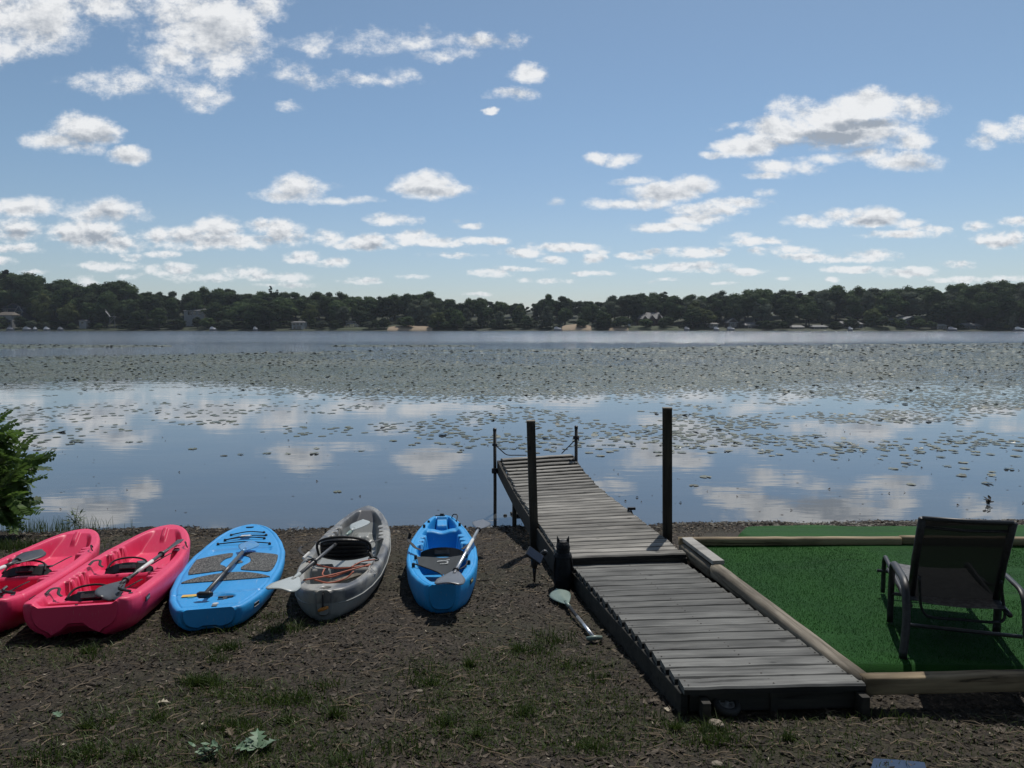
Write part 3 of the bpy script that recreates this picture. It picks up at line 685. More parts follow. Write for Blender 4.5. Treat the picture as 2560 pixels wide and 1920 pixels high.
# ------------------------------------------------------------------ far houses
HM = {}
def hm(c, r=.7):
    if c not in HM: HM[c] = simple('paint_%d' % len(HM), c, r, scale=1.5)
    return HM[c]
NAVY = (.018, .032, .06); WHT = (.25, .25, .25); ROOF = (.085, .085, .09); BRICK = (.085, .045, .035); TAN = (.12, .10, .08); GREYB = (.085, .11, .125); GLASS = (.02, .025, .03); DKW = (.05, .045, .04)
def solve_u(px, z):
    for u in np.arange(2, 60, .5):
        x, y = far_pt(px, u)
        if gz(x, y, False) >= z: return u
    return 24
def house(name, label, x0, x1, yr, ye, yb, wall, roof, wins, front_gable=False, u=None, trim=WHT, depth=9, extra=None, chimney=False):
    xm = (x0 + x1) / 2
    if u is None: u = solve_u(xm, zt_at(yb, 395))
    x, y = far_pt(xm, u); D = y; w = (x1 - x0) / F * D; k = D / F
    zb = zt_at(yb, D); ze = zt_at(ye, D); zr = zt_at(yr, D); gl = float(gz(x, y, False)) - 2.5
    root = empty(name, label, 'house', (x, y, zb))
    H = ze - zb; RH = max(.4, zr - ze)
    b = MB(); b.box((0, depth / 2, (H + gl - zb) / 2), (w, depth, H - (gl - zb)))
    if front_gable: b.add([(-w / 2, 0, H), (w / 2, 0, H), (0, 0, H + RH), (-w / 2, depth, H), (w / 2, depth, H), (0, depth, H + RH)], [(0, 1, 2), (3, 5, 4)])
    b.build('wall', hm(wall), root)
    b = MB(); e = .5
    if front_gable:
        for sgn in (-1, 1):
            p = [(sgn * (w / 2 + e), -e, H - e * RH / (w / 2)), (0, -e, H + RH + .05), (0, depth + e, H + RH + .05), (sgn * (w / 2 + e), depth + e, H - e * RH / (w / 2))]
            b.add(p + [(a_, b_, c_ + .3) for a_, b_, c_ in p], [(0, 1, 2, 3), (7, 6, 5, 4), (0, 4, 5, 1), (1, 5, 6, 2), (2, 6, 7, 3), (3, 7, 4, 0)])
    else:
        b.add([(-w / 2 - e, -e, H), (w / 2 + e, -e, H), (w / 2 + e, depth + e, H), (-w / 2 - e, depth + e, H), (-w / 2 + w * .08, depth / 2, H + RH), (w / 2 - w * .08, depth / 2, H + RH)], [(0, 1, 5, 4), (1, 2, 5), (2, 3, 4, 5), (3, 0, 4), (0, 3, 2, 1)])
    rf = b.build('roof', hm(roof), root)
    if chimney:
        b = MB(); b.box((w * .3, depth * .6, H + RH + .3), (.9, .9, 1.6)); b.build('chimney', hm(BRICK), rf)
    b = MB(); b.box((0, -.12, H - .12), (w + .3, .12, .28)); b.build('fascia', hm(trim), root)
    for (fx, fz, ww, hh) in wins:
        cx, cz = (fx - .5) * w, fz * H
        b = MB(); b.box((cx, -.05, cz), (ww + .35, .1, hh + .35)); f = b.build('window', hm(trim), root)
        b = MB()
        n = max(1, int(round(ww / 1.1)))
        for i in range(n): b.box((cx - ww / 2 + (i + .5) * ww / n, -.12, cz), (ww / n - .14, .05, hh))
        b.build('pane', M['glassfar'], f)
    if extra: extra(root, w, H, k)
    return root
M['glassfar'] = simple('far_window_glass', GLASS, .12, spec=.8)
def navy_extra(root, w, H, k):
    b = MB(); b.add([(w * .16, -1.5, H * .74), (w * .52, -1.5, H * .74), (w * .34, -1.5, H * 1.16), (w * .16, 1, H * .74), (w * .52, 1, H * .74), (w * .34, 1, H * 1.16)], [(0, 1, 2), (0, 2, 5, 3), (1, 4, 5, 2)]); b.box((w * .34, -.75, H * .37), (w * .34, 1.5, H * .74)); wg = b.build('wing', hm(NAVY), root)
    for z in (.18, .45, .72):
        b = MB(); b.box((w * .34, -1.56, H * z), (w * .24, .1, H * .15)); b.build('window', hm(WHT), wg)
        b = MB(); b.box((w * .29, -1.63, H * z), (w * .085, .05, H * .11)); b.box((w * .39, -1.63, H * z), (w * .085, .05, H * .11)); b.build('window_pane', M['glassfar'], wg)
    b = MB(); b.bar((w * .14, -1.7, H * .72), (w * .34, -1.7, H * 1.2), .3, .3); b.bar((w * .54, -1.7, H * .72), (w * .34, -1.7, H * 1.2), .3, .3); b.bar((w * .155, -1.6, 0), (w * .155, -1.6, H * .74), .2, .2, up=(0, 1, 0)); b.build('gable_trim', hm(WHT), root)
house('house', 'navy blue gabled house with white trim at the far left shore', 11, 66, 760, 772, 806, NAVY, ROOF, [(.16, .82, 1.8, 1.3), (.52, .45, 1.0, 1.2)], True, 24, extra=navy_extra)
house('cottage', 'small white cottage below the navy blue house', -2, 34, 780, 788, 810, WHT, TAN, [(.3, .75, 3, 1), (.75, .25, 2.6, 1.6)], False, 9, depth=6)
house('boathouse', 'small white boathouse at the water edge left of the hillside stairs', 201, 218, 799, 802, 812, WHT, ROOF, [(.5, .5, 1.2, 1)], False, 5, depth=4)
house('house', 'white house with a grey roof and columns up the left bank', 463, 512, 771, 777, 789, WHT, (.08, .085, .09), [(.3, .5, 2.2, 1.8), (.55, .5, 1.6, 1.8), (.82, .5, 1.6, 1.2)], False, 20, chimney=True)
house('lake_house', 'pale two storey lake house with dark windows at the water edge', 731, 761, 803, 806, 824, (.36, .36, .34), (.1, .1, .1), [(.2, .75, 1.4, 1.1), (.5, .75, 1.4, 1.1), (.8, .75, 1.2, 1.1), (.25, .25, 1.2, 1.4), (.6, .25, 2.0, 1.5)], False, 3, depth=6)
def mansion_extra(root, w, H, k):
    for cx, ww, zt, dp in ((-.28, .26, 1.25, -2.), (.02, .30, 1.35, -2.6), (.36, .22, 1.55, -1.)):
        X0, X1, XM = (cx - ww / 2) * w, (cx + ww / 2) * w, cx * w
        b = MB(); b.box((XM, dp / 2, H * .4), (ww * w, abs(dp), H * .8)); b.add([(X0, dp, H * .8), (X1, dp, H * .8), (XM, dp, H * zt), (X0, 3, H * .8), (X1, 3, H * .8), (XM, 3, H * zt)], [(0, 1, 2)]); wg = b.build('gable', hm(BRICK), root)
        b = MB()
        for s_, Xe in ((-1, X0 - .3), (1, X1 + .3)):
            p = [(Xe, dp - .4, H * .75), (XM, dp - .4, H * zt + .1), (XM, 4, H * zt + .1), (Xe, 4, H * .75)]
            b.add(p + [(a_, b_, c_ + .25) for a_, b_, c_ in p], [(0, 1, 2, 3), (7, 6, 5, 4), (0, 4, 5, 1), (3, 7, 4, 0)])
        b.build('gable_roof', hm((.07, .07, .075)), wg)
        b = MB(); b.box((XM, dp - .06, H * .55), (ww * w * .45, .1, 1.6)); b.build('window', M['glassfar'], wg)
house('mansion', 'large dark brick house with several steep gables behind the lawn', 1598, 1655, 781, 797, 817, BRICK, (.06, .06, .066), [(.1, .3, 1.4, 1.5), (.9, .3, 1.4, 1.5)], False, 17, trim=(.2, .2, .2), depth=10, extra=mansion_extra, chimney=True)
house('cottage', 'small low white cottage left of the steep gabled cottage', 1771, 1794, 807, 810, 818, WHT, ROOF, [(.3, .55, 1.6, .9), (.7, .55, 1.6, .9)], False, 10, depth=5)
house('cottage', 'narrow cottage with a steep front gable and tall windows', 1819, 1843, 797, 806, 820, DKW, (.15, .15, .15), [(.3, .5, 1.0, 1.4), (.7, .5, 1.0, 1.4)], True, 9, depth=6, trim=(.3, .3, .3))
house('cottage', 'dark cottage with a pale sloping roof right of the steep gable', 1862, 1894, 806, 813, 823, DKW, (.11, .11, .11), [(.35, .5, 1.2, 1.0)], False, 8, depth=6, trim=(.25, .25, .25))
house('cottage', 'tan roofed lakeside cottage left of the grey roofed one', 1980, 2008, 813, 818, 826, (.15, .14, .12), (.12, .12, .115), [(.3, .5, 1.0, .9), (.7, .5, 1.0, .9)], False, 5, depth=5, trim=(.25, .25, .25))
house('cottage', 'long low cottage with a flat grey roof at the water edge', 2031, 2066, 813, 817, 825, (.12, .12, .12), (.10, .105, .11), [(.25, .5, 2, .9), (.65, .5, 2, .9)], False, 5, depth=5, trim=(.2, .2, .2))
house('ranch_house', 'wide single storey ranch house with a shallow grey roof', 2101, 2154, 803, 810, 822, (.10, .11, .115), (.075, .08, .085), [(.2, .5, 2.2, 1.2), (.45, .5, 2.6, 1.2), (.75, .5, 2, 1.2)], False, 9, depth=8)
house('house', 'brown house with a pale roof standing up behind the lawn', 2212, 2249, 794, 801, 811, (.07, .065, .06), (.2, .2, .2), [(.3, .5, 1.8, 1.0), (.75, .5, 1.8, 1.0)], False, 18, chimney=True)
house('house', 'blue grey two storey house with rows of white windows', 2260, 2291, 793, 799, 819, GREYB, (.14, .15, .16), [(.18, .78, 1.3, 1.1), (.5, .78, 1.6, 1.3), (.84, .78, 1.3, 1.1), (.18, .33, 1.3, 1.1), (.5, .33, 1.6, 1.3), (.84, .33, 1.3, 1.1)], True, 8, depth=9)
house('cabin', 'small white cabin with a row of posts at the right shore', 2340, 2364, 810, 814, 824, WHT, (.22, .22, .2), [(.2, .45, .8, 1.3), (.5, .45, .8, 1.3), (.8, .45, .8, 1.3)], False, 5, depth=5)
house('house', 'dim grey house half hidden among the trees at the far right', 2407, 2450, 808, 814, 824, (.06, .07, .075), (.10, .11, .12), [(.3, .5, 1.4, 1.0), (.75, .5, 1.4, 1.0)], False, 8, depth=6, trim=(.12, .13, .14))
# raised white deck, hillside stairs
x, y = far_pt(878, 8); k = y / F; z0 = zt_at(822, y)
r = empty('raised_deck', 'raised white deck on posts with stairs on its right side', 'deck', (x, y, z0)); w = 22 * k; h = 13 * k
b = MB(); b.box((0, 1.5, h), (w, 4, .3)); b.build('platform', hm(WHT), r)
b = MB(); b.bar((-w / 2, -.4, h + 1.2), (w / 2, -.4, h + 1.2), .15, .15)
for i in range(9): b.box((-w / 2 + i * w / 8, -.4, h + .6), (.12, .12, 1.2))
b.build('railing', hm(WHT), r)
for i in range(4):
    b = MB(); b.box((-w / 2 + .2 + i * (w - .4) / 3, 0, h / 2 - 1), (.3, .3, h + 2)); b.build('post', hm(WHT), r)
b = MB(); b.bar((w / 2, 0, h), (w / 2 + 11 * k, -.2, 0), .9, .25); b.bar((w / 2, 0, h + 1), (w / 2 + 11 * k, -.2, 1), .15, .15); b.build('stairs', hm((.3, .3, .3)), r)
x, y = far_pt(284, 7); k = y / F
r = empty('hillside_stairs', 'grey wooden stairs and landing climbing the wooded bank', 'stairs', (x, y, zt_at(822, y)))
b = MB(); b.box((0, 0, 30 * k), (14 * k, 3, .25)); b.bar((-7 * k, -1.5, 36 * k), (7 * k, -1.5, 36 * k), .15, .15); b.build('landing', hm((.22, .22, .21)), r)
b = MB(); b.bar((-16 * k, 0, 44 * k), (-5 * k, 0, 30 * k), .9, .2); b.bar((-16 * k, -.5, 49 * k), (-5 * k, -.5, 36 * k), .15, .15); b.build('upper_flight', hm((.26, .26, .25)), r)
b = MB(); b.bar((8 * k, 0, 30 * k), (-3 * k, -.5, 16 * k), .9, .2); b.bar((8 * k, -.5, 35 * k), (-3 * k, -1, 21 * k), .15, .15); b.build('lower_flight', hm((.2, .2, .19)), r)
for sx in (-6, 6):
    b = MB(); b.box((sx * k, 0, 12 * k), (.3, .3, 36 * k)); b.build('post', hm((.1, .1, .1)), r)
# beaches, lawns
def patch(name, px0, px1, u0, u1, dz, rise, mat, kind='structure'):
    nx, ny = 26, 7; V = []
    for j in range(ny):
        for i in range(nx):
            fx = i / (nx - 1); fu = j / (ny - 1); wob = math.sin(fx * math.pi) ** .5
            u = u0 + (u1 - u0) * fu * (.25 + .75 * wob); x, y = far_pt(px0 + (px1 - px0) * fx, u)
            V.append((x, y, float(gz(x, y, False)) + dz + rise * (u - u0) - (1.2 if j == 0 or i in (0, nx - 1) else 0)))
    return tag(link(name, mesh_np(name, V, gridfaces(ny, nx), mat, True)), kind=kind)
M['sand'] = simple('pale_sand', (.30, .225, .15), .95, (.24, .18, .12), scale=.8)
M['lawn'] = simple('far_lawn', (.036, .05, .016), .95, (.026, .038, .013), scale=.6)
patch('sand_beach', 966, 1084, -3, 9, .25, .09, M['sand']); patch('sand_beach', 1402, 1480, -3, 13, .3, .10, M['sand'])
patch('sand_beach', 1520, 1572, -3, 7, .2, .08, M['sand'])
patch('lawn', 1556, 1700, -2, 16, .3, .05, M['lawn']); patch('lawn', 2158, 2262, -1, 20, .4, .09, M['lawn'])
patch('lawn', 800, 930, -2, 9, .25, .04, M['lawn'])
# moored boats, docks and small things on the far water edge
def far_boat(px, wpx, label, cover=(.28, .28, .29), hull=(.2, .2, .21), u=-4):
    x, y = far_pt(px, u); k = y / F; L = wpx * k
    r = empty('moored_boat', label, 'boat', (x, y, 0), group='boats moored at the far shore')
    b = MB(); n = 9; V = []
    for i in range(n):
        s = i / (n - 1); hw = .9 * (1 - s ** 3) ** .5 + .02; X = (s - .5) * L
        V += [(X, -hw, .75 + .25 * s), (X, -hw * .6, -.1), (X, hw * .6, -.1), (X, hw, .75 + .25 * s)]
    Fc = [(i * 4 + j, i * 4 + 4 + j, i * 4 + 5 + j, i * 4 + 1 + j) for i in range(n - 1) for j in range(3)] + [(0, 1, 2, 3)]
    b.add(V, Fc); b.build('hull', hm(hull), r)
    b = MB(); V = []
    for i in range(7):
        s = i / 6; X = (s - .5) * L * .86 - .1; hh = .7 + .9 * math.sin(math.pi * min(1, s * 1.2 + .1)) * .8; V += [(X, -.85, .8), (X, 0, .7 + hh), (X, .85, .8)]
    b.add(V, [(i * 3 + j, i * 3 + 3 + j, i * 3 + 4 + j, i * 3 + 1 + j) for i in range(6) for j in range(2)]); b.build('cover', hm(cover), r)
    return r
for px, w, lb, c in [(30, 18, 'grey covered boat moored in front of the white cottage', (.2, .2, .22)), (72, 22, 'long pale pontoon boat moored below the navy blue house', (.3, .31, .33)), (92, 10, 'small white boat right of the long pale pontoon', (.5, .5, .5)), (121, 16, 'white boat with an orange deck at the end of the left docks', (.5, .5, .5)), (155, 14, 'low grey boat moored left of the small boathouse', (.25, .25, .26)), (535, 17, 'white speedboat moored below the white house', (.5, .5, .52)), (641, 12, 'small covered boat between the white house and the lake house', (.4, .4, .4)), (1394, 20, 'low grey boat at the left end of the shorter beach', (.35, .35, .36)), (1716, 14, 'small boat right of the mansion lawn', (.3, .3, .3)), (1790, 14, 'white boat moored before the small white cottage', (.45, .45, .46)), (1826, 20, 'long low boat before the steep gabled cottage', (.33, .34, .35)), (2124, 12, 'white boat moored before the ranch house', (.5, .5, .5)), (2378, 24, 'grey boat under a cover right of the white cabin', (.3, .3, .32)), (2545, 26, 'white boat at the right end of the far shore', (.45, .46, .47))]:
    far_boat(px, w, lb, c)
x, y = far_pt(1568, 6); r = empty('patio_umbrella', 'tilted white patio umbrella on the shore left of the mansion lawn', 'umbrella', (x, y, zt_at(821, y)))
b = MB(); b.tube([(0, 0, 0), (0, 0, 2.6)], .05, 6); b.build('pole', hm(WHT), r)
b = MB(); b.lathe((0, 0, 2.0), [(1.7, 0), (1.1, .5), (.05, .8)], 8, (.35, -.2, 1)); b.build('canopy', hm((.6, .6, .6)), r)

# copies that would share a label are told apart by their order along the shore
byl = {}
for o in list(C.objects):
    if o.get('category') == 'tree' and o.get('label'): byl.setdefault(o['label'], []).append(o)
NUM = ['', '', 'two', 'three', 'four', 'five', 'six', 'seven', 'eight']; ORD = ['leftmost', 'second', 'third', 'fourth', 'fifth', 'sixth', 'seventh', 'eighth']
for lb, os_ in byl.items():
    if len(os_) < 2: continue
    os_.sort(key=lambda o: o.location.x / o.location.y); n = len(os_)
    lb = lb.replace('just behind the skyline', 'behind the skyline').replace('at the far water edge', 'at the water edge')
    for i, o in enumerate(os_):
        o['label'] = lb + ', ' + ('leftmost' if i == 0 else 'rightmost' if i == n - 1 else ORD[min(i, 7)]) + ' of ' + NUM[min(n, 8)]

# ------------------------------------------------------------------ docks
def plank_meshes(L, w, th, n, mat, seed=0):
    out = []; rs = random.Random(seed)
    for k in range(n):
        segs = 9; V = []; ch = .010
        for i in range(segs + 1):
            x = (i / segs - .5) * L
            j = lambda a: rs.uniform(-a, a)
            wl = w / 2 + j(.003); wr = w / 2 + j(.003); zt = th / 2 + j(.0018)
            cup = rs.uniform(0, .002)
            V += [(x, -wl, -th / 2), (x, -wl, zt - ch), (x, -wl + ch, zt), (x, 0, zt - cup), (x, wr - ch, zt), (x, wr, zt - ch), (x, wr, -th / 2)]
        m = 7; Fc = [(i * m + a, i * m + (a + 1) % m, (i + 1) * m + (a + 1) % m, (i + 1) * m + a) for i in range(segs) for a in range(m)]
        Fc += [tuple(range(m)), tuple(range(segs * m, segs * m + m))[::-1]]
        me = mesh_np('plank', V, Fc, mat); me.materials.append(M['plank_side_shade']); me.polygons.foreach_set('material_index', [1 if (q < segs * m and q % m in (0, 5, 6)) else 0 for q in range(len(Fc))]); out.append(me)
    return out
def frame_of(a, b):
    """matrix for a plank whose ends are a and b"""
    d = (b - a).normalized(); side = Vector((0, 0, 1)).cross(d).normalized(); up = d.cross(side)
    mt = Matrix((d, side, up)).transposed().to_4x4(); mt.translation = (a + b) / 2; return mt
# near ramp
A0, A1 = Wz(1715, 1720, .815), Wz(2170, 1710, .815); B0, B1 = Wz(1428, 1411, .65), Wz(1702, 1401, .65)
ramp = empty('dock_ramp', 'short grey boardwalk ramp of nineteen planks nearest the camera', 'dock', A0.lerp(A1, .5))
base = ramp.location.copy()
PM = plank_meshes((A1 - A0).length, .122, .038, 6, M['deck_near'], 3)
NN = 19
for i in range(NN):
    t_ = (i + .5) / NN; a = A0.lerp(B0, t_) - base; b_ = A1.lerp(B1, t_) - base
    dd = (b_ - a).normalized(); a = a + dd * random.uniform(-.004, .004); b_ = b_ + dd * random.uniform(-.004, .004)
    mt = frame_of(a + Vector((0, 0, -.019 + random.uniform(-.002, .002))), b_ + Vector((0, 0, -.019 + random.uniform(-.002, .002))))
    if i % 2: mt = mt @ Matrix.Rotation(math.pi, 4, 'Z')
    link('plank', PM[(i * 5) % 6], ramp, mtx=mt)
def sidebeam(parent, p, q, h=.14, w=.04, mat='stringer', name='stringer', drop=.042):
    b = MB(); off = Vector((0, 0, -drop - h / 2)); b.bar(p - base + off, q - base + off, w, h, .004); return b.build(name, M[mat], parent)
side = (A1 - A0).normalized(); fw = (B0 - A0).normalized()
for s in (.004, .5, .996):
    p, q = A0.lerp(A1, s), B0.lerp(B1, s); sidebeam(ramp, p + fw * .03, q - fw * .03)
sidebeam(ramp, A0 + fw * .06 + side * .04, A1 + fw * .06 - side * .04, .11, .035, name='end_joist', drop=.043)
sidebeam(ramp, B0 - fw * .02 + side * .04, B1 - fw * .02 - side * .04, .11, .035, name='end_joist', drop=.043)
for s, nm in ((.10, 'leg'), (.965, 'leg')):
    p = A0.lerp(A1, s) + fw * .02 - base; b = MB()
    zt = -.065 if s < .5 else -.05
    b.bar(p + Vector((0, 0, zt)) - fw * .03, p + Vector((0, 0, -.32)) - fw * .03, .085, .045, .004, up=side)
    b.build(nm, M['stringer'], ramp)
b = MB()
for i in range(NN):
    for s in (.03, .5, .97):
        for q in (.3, .7):
            P = A0.lerp(A1, s).lerp(B0.lerp(B1, s), (i + q) / NN) - base + Vector((0, 0, .0005)); b.box(P, (.008, .008, .002))
nails = b.build('nail_heads', M['rust'], ramp); tag(nails, kind='stuff')

# long pier
ST = [((1402, 1394), (1718, 1384), .73), ((1366, 1345), (1651, 1333), .695), ((1328, 1290), (1583, 1280), .67), ((1292, 1234), (1507, 1223), .640), ((1265, 1186), (1462, 1174), .70), ((1243, 1144), (1434, 1132), .82)]
LP = [Wz(*a, z) for a, b_, z in ST]; RP = [Wz(*b_, z) for a, b_, z in ST]
def resample(P, n):
    P = smoothpath(P, 10); d = [0]
    for i in range(1, len(P)): d.append(d[-1] + (P[i] - P[i - 1]).length)
    out = []; j = 0
    for k in range(n + 1):
        s = d[-1] * k / n
        while j < len(P) - 2 and d[j + 1] < s: j += 1
        out.append(P[j].lerp(P[j + 1], (s - d[j]) / max(1e-6, d[j + 1] - d[j])))
    return out
NP_ = 33
LL, RR = resample(LP, NP_), resample(RP, NP_)
pier = empty('long_pier', 'long weathered pier of many planks running out over the water', 'dock', LL[0].lerp(RR[0], .5)); base = pier.location.copy()
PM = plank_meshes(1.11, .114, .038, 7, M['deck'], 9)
for i in range(NP_):
    a = LL[i].lerp(LL[i + 1], .5) - base; b_ = RR[i].lerp(RR[i + 1], .5) - base; c = (a + b_) / 2; d = (b_ - a).normalized()
    j = random.uniform(-.012, .012); a = c - d * (.555 - j); b_ = c + d * (.555 + j)
    mt = frame_of(a + Vector((0, 0, -.019 + random.uniform(-.003, .003))), b_ + Vector((0, 0, -.019 + random.uniform(-.003, .003))))
    if random.random() < .5: mt = mt @ Matrix.Rotation(math.pi, 4, 'Z')
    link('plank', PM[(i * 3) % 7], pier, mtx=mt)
for s in (.015, .985):
    pts = [LL[i].lerp(RR[i], s) for i in range(0, NP_ + 1, 3)]
    for nm, drop, h, mat in (('side_beam', .042, .19, 'stringer'),):
        b = MB(); V = []
        sd_ = (RR[0] - LL[0]).normalized() * .02
        for p in pts:
            p = p - base
            V += [p - sd_ - Vector((0, 0, drop)), p + sd_ - Vector((0, 0, drop)), p + sd_ - Vector((0, 0, drop + h)), p - sd_ - Vector((0, 0, drop + h))]
        n = len(pts); b.add(V, [(i * 4 + k, i * 4 + (k + 1) % 4, i * 4 + 4 + (k + 1) % 4, i * 4 + 4 + k) for i in range(n - 1) for k in range(4)] + [(0, 3, 2, 1), ((n - 1) * 4, (n - 1) * 4 + 1, (n - 1) * 4 + 2, (n - 1) * 4 + 3)])
        b.build(nm, M[mat], pier)
b = MB(); p, q = LL[0] - base, RR[0] - base; b.bar(p + Vector((.03, .03, -.10)), q + Vector((-.03, .03, -.10)), .04, .115, .003); b.build('end_board', M['stringer'], pier)
b = MB(); p, q = LL[-1] - base, RR[-1] - base; b.bar(p + Vector((.03, .0, -.12)), q + Vector((-.03, 0, -.12)), .04, .15, .003); b.build('end_board', M['stringer'], pier)
b = MB()
for i in range(0, NP_):
    for s in (.03, .97):
        P = LL[i].lerp(LL[i + 1], .5).lerp(RR[i].lerp(RR[i + 1], .5), s) - base; b.box(P + Vector((0, 0, .001)), (.008, .008, .003))
tag(b.build('nail_heads', M['rust'], pier), kind='stuff')
for s in (.06, .94):
    for i in (15, 26):
        P = LL[i].lerp(RR[i], s) - base; b = MB(); b.tube([P - Vector((0, 0, .05)), P - Vector((0, 0, 1.9))], .03, 8); b.build('support_pipe', M['rust'], pier)
# small cleat on the right edge
P = Dy(1581, 1290, 8.5); b = MB()
b.tube([P + Vector((.05, -.1, -.04)), P + Vector((0, 0, .02)), P + Vector((-.02, .0, .07))], .010, 6); b.box(P + Vector((-.005, 0, .085)), (.075, .03, .028)); b.box(P + Vector((-.045, 0, .075)), (.02, .03, .05))
tag(b.build('mooring_hook', M['black']), 'small black mooring hook sticking up at the right edge of the pier', 'hook')
# pipes at the pier end
def pipe_post(name, label, P, ztop, zbot, rr=.024, bands=()):
    r = empty(name, label, 'post', P)
    b = MB(); b.tube([Vector((0, 0, zbot)), Vector((.004, 0, (ztop + zbot) / 2)), Vector((0, 0, ztop))], rr, 12); b.build('pipe', M['rust'], r, True)
    b = MB(); b.lathe((0, 0, ztop - .03), [(rr + .003, 0), (rr + .003, .04), (rr * .5, .05)], 12); b.build('cap', M['black'], r)
    for z, h, e in bands:
        b = MB(); b.lathe((0, 0, z - h / 2), [(rr + e, 0), (rr + e + .003, h * .3), (rr + e, h)], 12); b.build('collar', M['rope'], r)
    return r
PL = Dy(1237, 1200, 11.1); PR = Dy(1440, 1140, 11.35)
zL = Dy(1237, 1073, 11.1).z; zR = Dy(1440, 1067, 11.35).z
pl_ = pipe_post('mooring_pipe', 'left rusty pipe post at the end of the pier, standing in the water', (PL.x, PL.y, 0), zL, -.6, bands=((Dy(1237, 1112, 11.1).z, .03, .012), (Dy(1237, 1177, 11.1).z, .07, .02)))
pr_ = pipe_post('mooring_pipe', 'right rusty pipe post at the far corner of the pier', (PR.x, PR.y, 0), zR, -.6, bands=((Dy(1440, 1094, 11.35).z, .05, .02),))
b = MB(); zc_ = Dy(1237, 1177, 11.1).z; b.tube([(PL.x, PL.y, zc_), (PL.x + .1, PL.y, zc_ - .03)], .018, 8); b.build('bracket', M['black'], None); bpy.data.objects['bracket'].parent = pl_; bpy.data.objects['bracket'].matrix_parent_inverse = Matrix.Translation((-PL.x, -PL.y, 0))
def rope(name, label, pts, r=.008):
    b = MB(); b.tube(smoothpath(pts, 5), r, 6); return tag(b.build(name, M['rope'], None, True), label, 'rope')
cl = Dy(1268, 1137, 11.2); rope('dock_rope', 'dark rope from the left pipe down to the pier end', [Dy(1240, 1114, 11.1), Dy(1254, 1127, 11.15), cl, Dy(1290, 1138, 11.25), Dy(1316, 1138, 11.3)])
rope('dock_rope', 'dark rope slanting from the right pipe to the pier end', [Dy(1438, 1100, 11.35), Dy(1424, 1114, 11.35), Dy(1404, 1134, 11.33)])
b = MB(); b.tube([Dy(1440, 1090, 11.35) + Vector((.02, -.02, 0)), Dy(1446, 1096, 11.3), Dy(1447, 1102, 11.3)], .009, 6); tag(b.build('rope_end', M['rope']), 'loose knot tail on the right pipe post', 'rope')
# square posts
def wood_post(label, P, top, w=.089, rz=0):
    r = empty('wooden_post', label, 'post', P, rz)
    b = MB(); T = Vector(top) - Vector(P); T = Matrix.Rotation(-rz, 3, 'Z') @ T; b.bar(Vector((0, 0, -.4)), T, w, w, .004, up=(0, 1, 0)); b.build('shaft', M['post'], r)
    b = MB(); b.bar(T, T + Vector((0, 0, .012)), w + .004, w + .004, .003, up=(0, 1, 0)); b.build('post_cap', M['log'], r); return r
yl = 7.9; p0 = Dy(1339, 1378, yl); p1 = Dy(1327, 1054, yl + .06)
wood_post('tall square wooden post left of the pier, leaning slightly left', p0, p1, .086, .05)
p0 = Dy(1670, 1352, 7.5); p1 = Dy(1668, 1022, 7.55); wood_post('tallest square wooden post right of the pier', p0, p1, .09, -.12)
# stub posts and block at the waterline
for px, lb in ((1263, 'short wooden stub post at the waterline left of the pier'),):
    P = gp(px, 1303); b = MB(); b.lathe((P.x, P.y, P.z - .1), [(.028, 0), (.028, .19), (.02, .2)], 10); tag(b.build('stub_post', M['stringer']), lb, 'post')
P = gp(1293, 1302); b = MB(); b.bar((P.x - .07, P.y, P.z + .05), (P.x + .09, P.y + .05, P.z + .06), .2, .12, .01); tag(b.build('timber_block', M['stringer']), 'dark timber block under the pier at the water edge', 'block')

# ------------------------------------------------------------------ timbers round the turf
def timber(label, p, q, w, h, mat, top=None, cat='timber', name='landscape_timber', seg=12, rnd=True):
    d = (q - p); L = d.length; mt = frame_of(p, q); b = MB(); V = []; n = 12
    for i in range(seg + 1):
        x = (i / seg - .5) * L; jj = [random.uniform(-.002, .002) for _ in range(4)]
        for k in range(n):
            a = 2 * math.pi * (k + .5) / n; e = .55 if rnd else .25
            cx = math.copysign(abs(math.cos(a)) ** e, math.cos(a)); sx = math.copysign(abs(math.sin(a)) ** e, math.sin(a))
            V.append((x, cx * w / 2 + jj[0], sx * h / 2 - h / 2 + jj[1]))
    Fc = [(i * n + k, i * n + (k + 1) % n, (i + 1) * n + (k + 1) % n, (i + 1) * n + k) for i in range(seg) for k in range(n)] + [tuple(range(n))[::-1], tuple(range(seg * n, seg * n + n))]
    b.add(V, Fc); return tag(b.build(name, M[mat], None, True, mtx=mt), label, cat)
zt1, zt0 = .80, .83
P0_, P1_ = Wz(2166, 1690, zt0), Wz(1712, 1349, zt1 - .02)
mid_ = P1_.lerp(P0_, .26)
timber('grey brown rounded timber along the left side of the turf', mid_ + Vector((0, 0, -.005)), P0_ + Vector((0.0, .0, -.005)), .108, .12, 'log')
timber('rounded timber under the bleached board beside the pier', P1_ + Vector((0, 0, -.03)), mid_ + Vector((0, 0, -.03)), .115, .11, 'log')
b = MB(); b.bar(Vector((0, 0, 0)) + (P1_ - mid_) * .5 + Vector((.02, 0, .004)), (mid_ - P1_) * .5 + Vector((.02, 0, .004)), .10, .035, .003)
o = b.build('bleached_board', M['whiteboard']); o.location = (P1_ + mid_) / 2; tag(o, 'short bleached pale board lying on the side timber', 'board')
q0, q1 = Wz(2158, 1689, .835), Wz(2640, 1677, .835)
timber('yellowish squared timber along the near edge of the turf', q0, q1, .085, .098, 'timber', rnd=False)
for a_, z_ in ((2168, .72),):
    pass
q0, q1 = Wz(1698, 1343, .80), Wz(2250, 1342, .80)
timber('long timber along the far edge of the turf left of the joint', q0, q1, .08, .078, 'timber', seg=16)
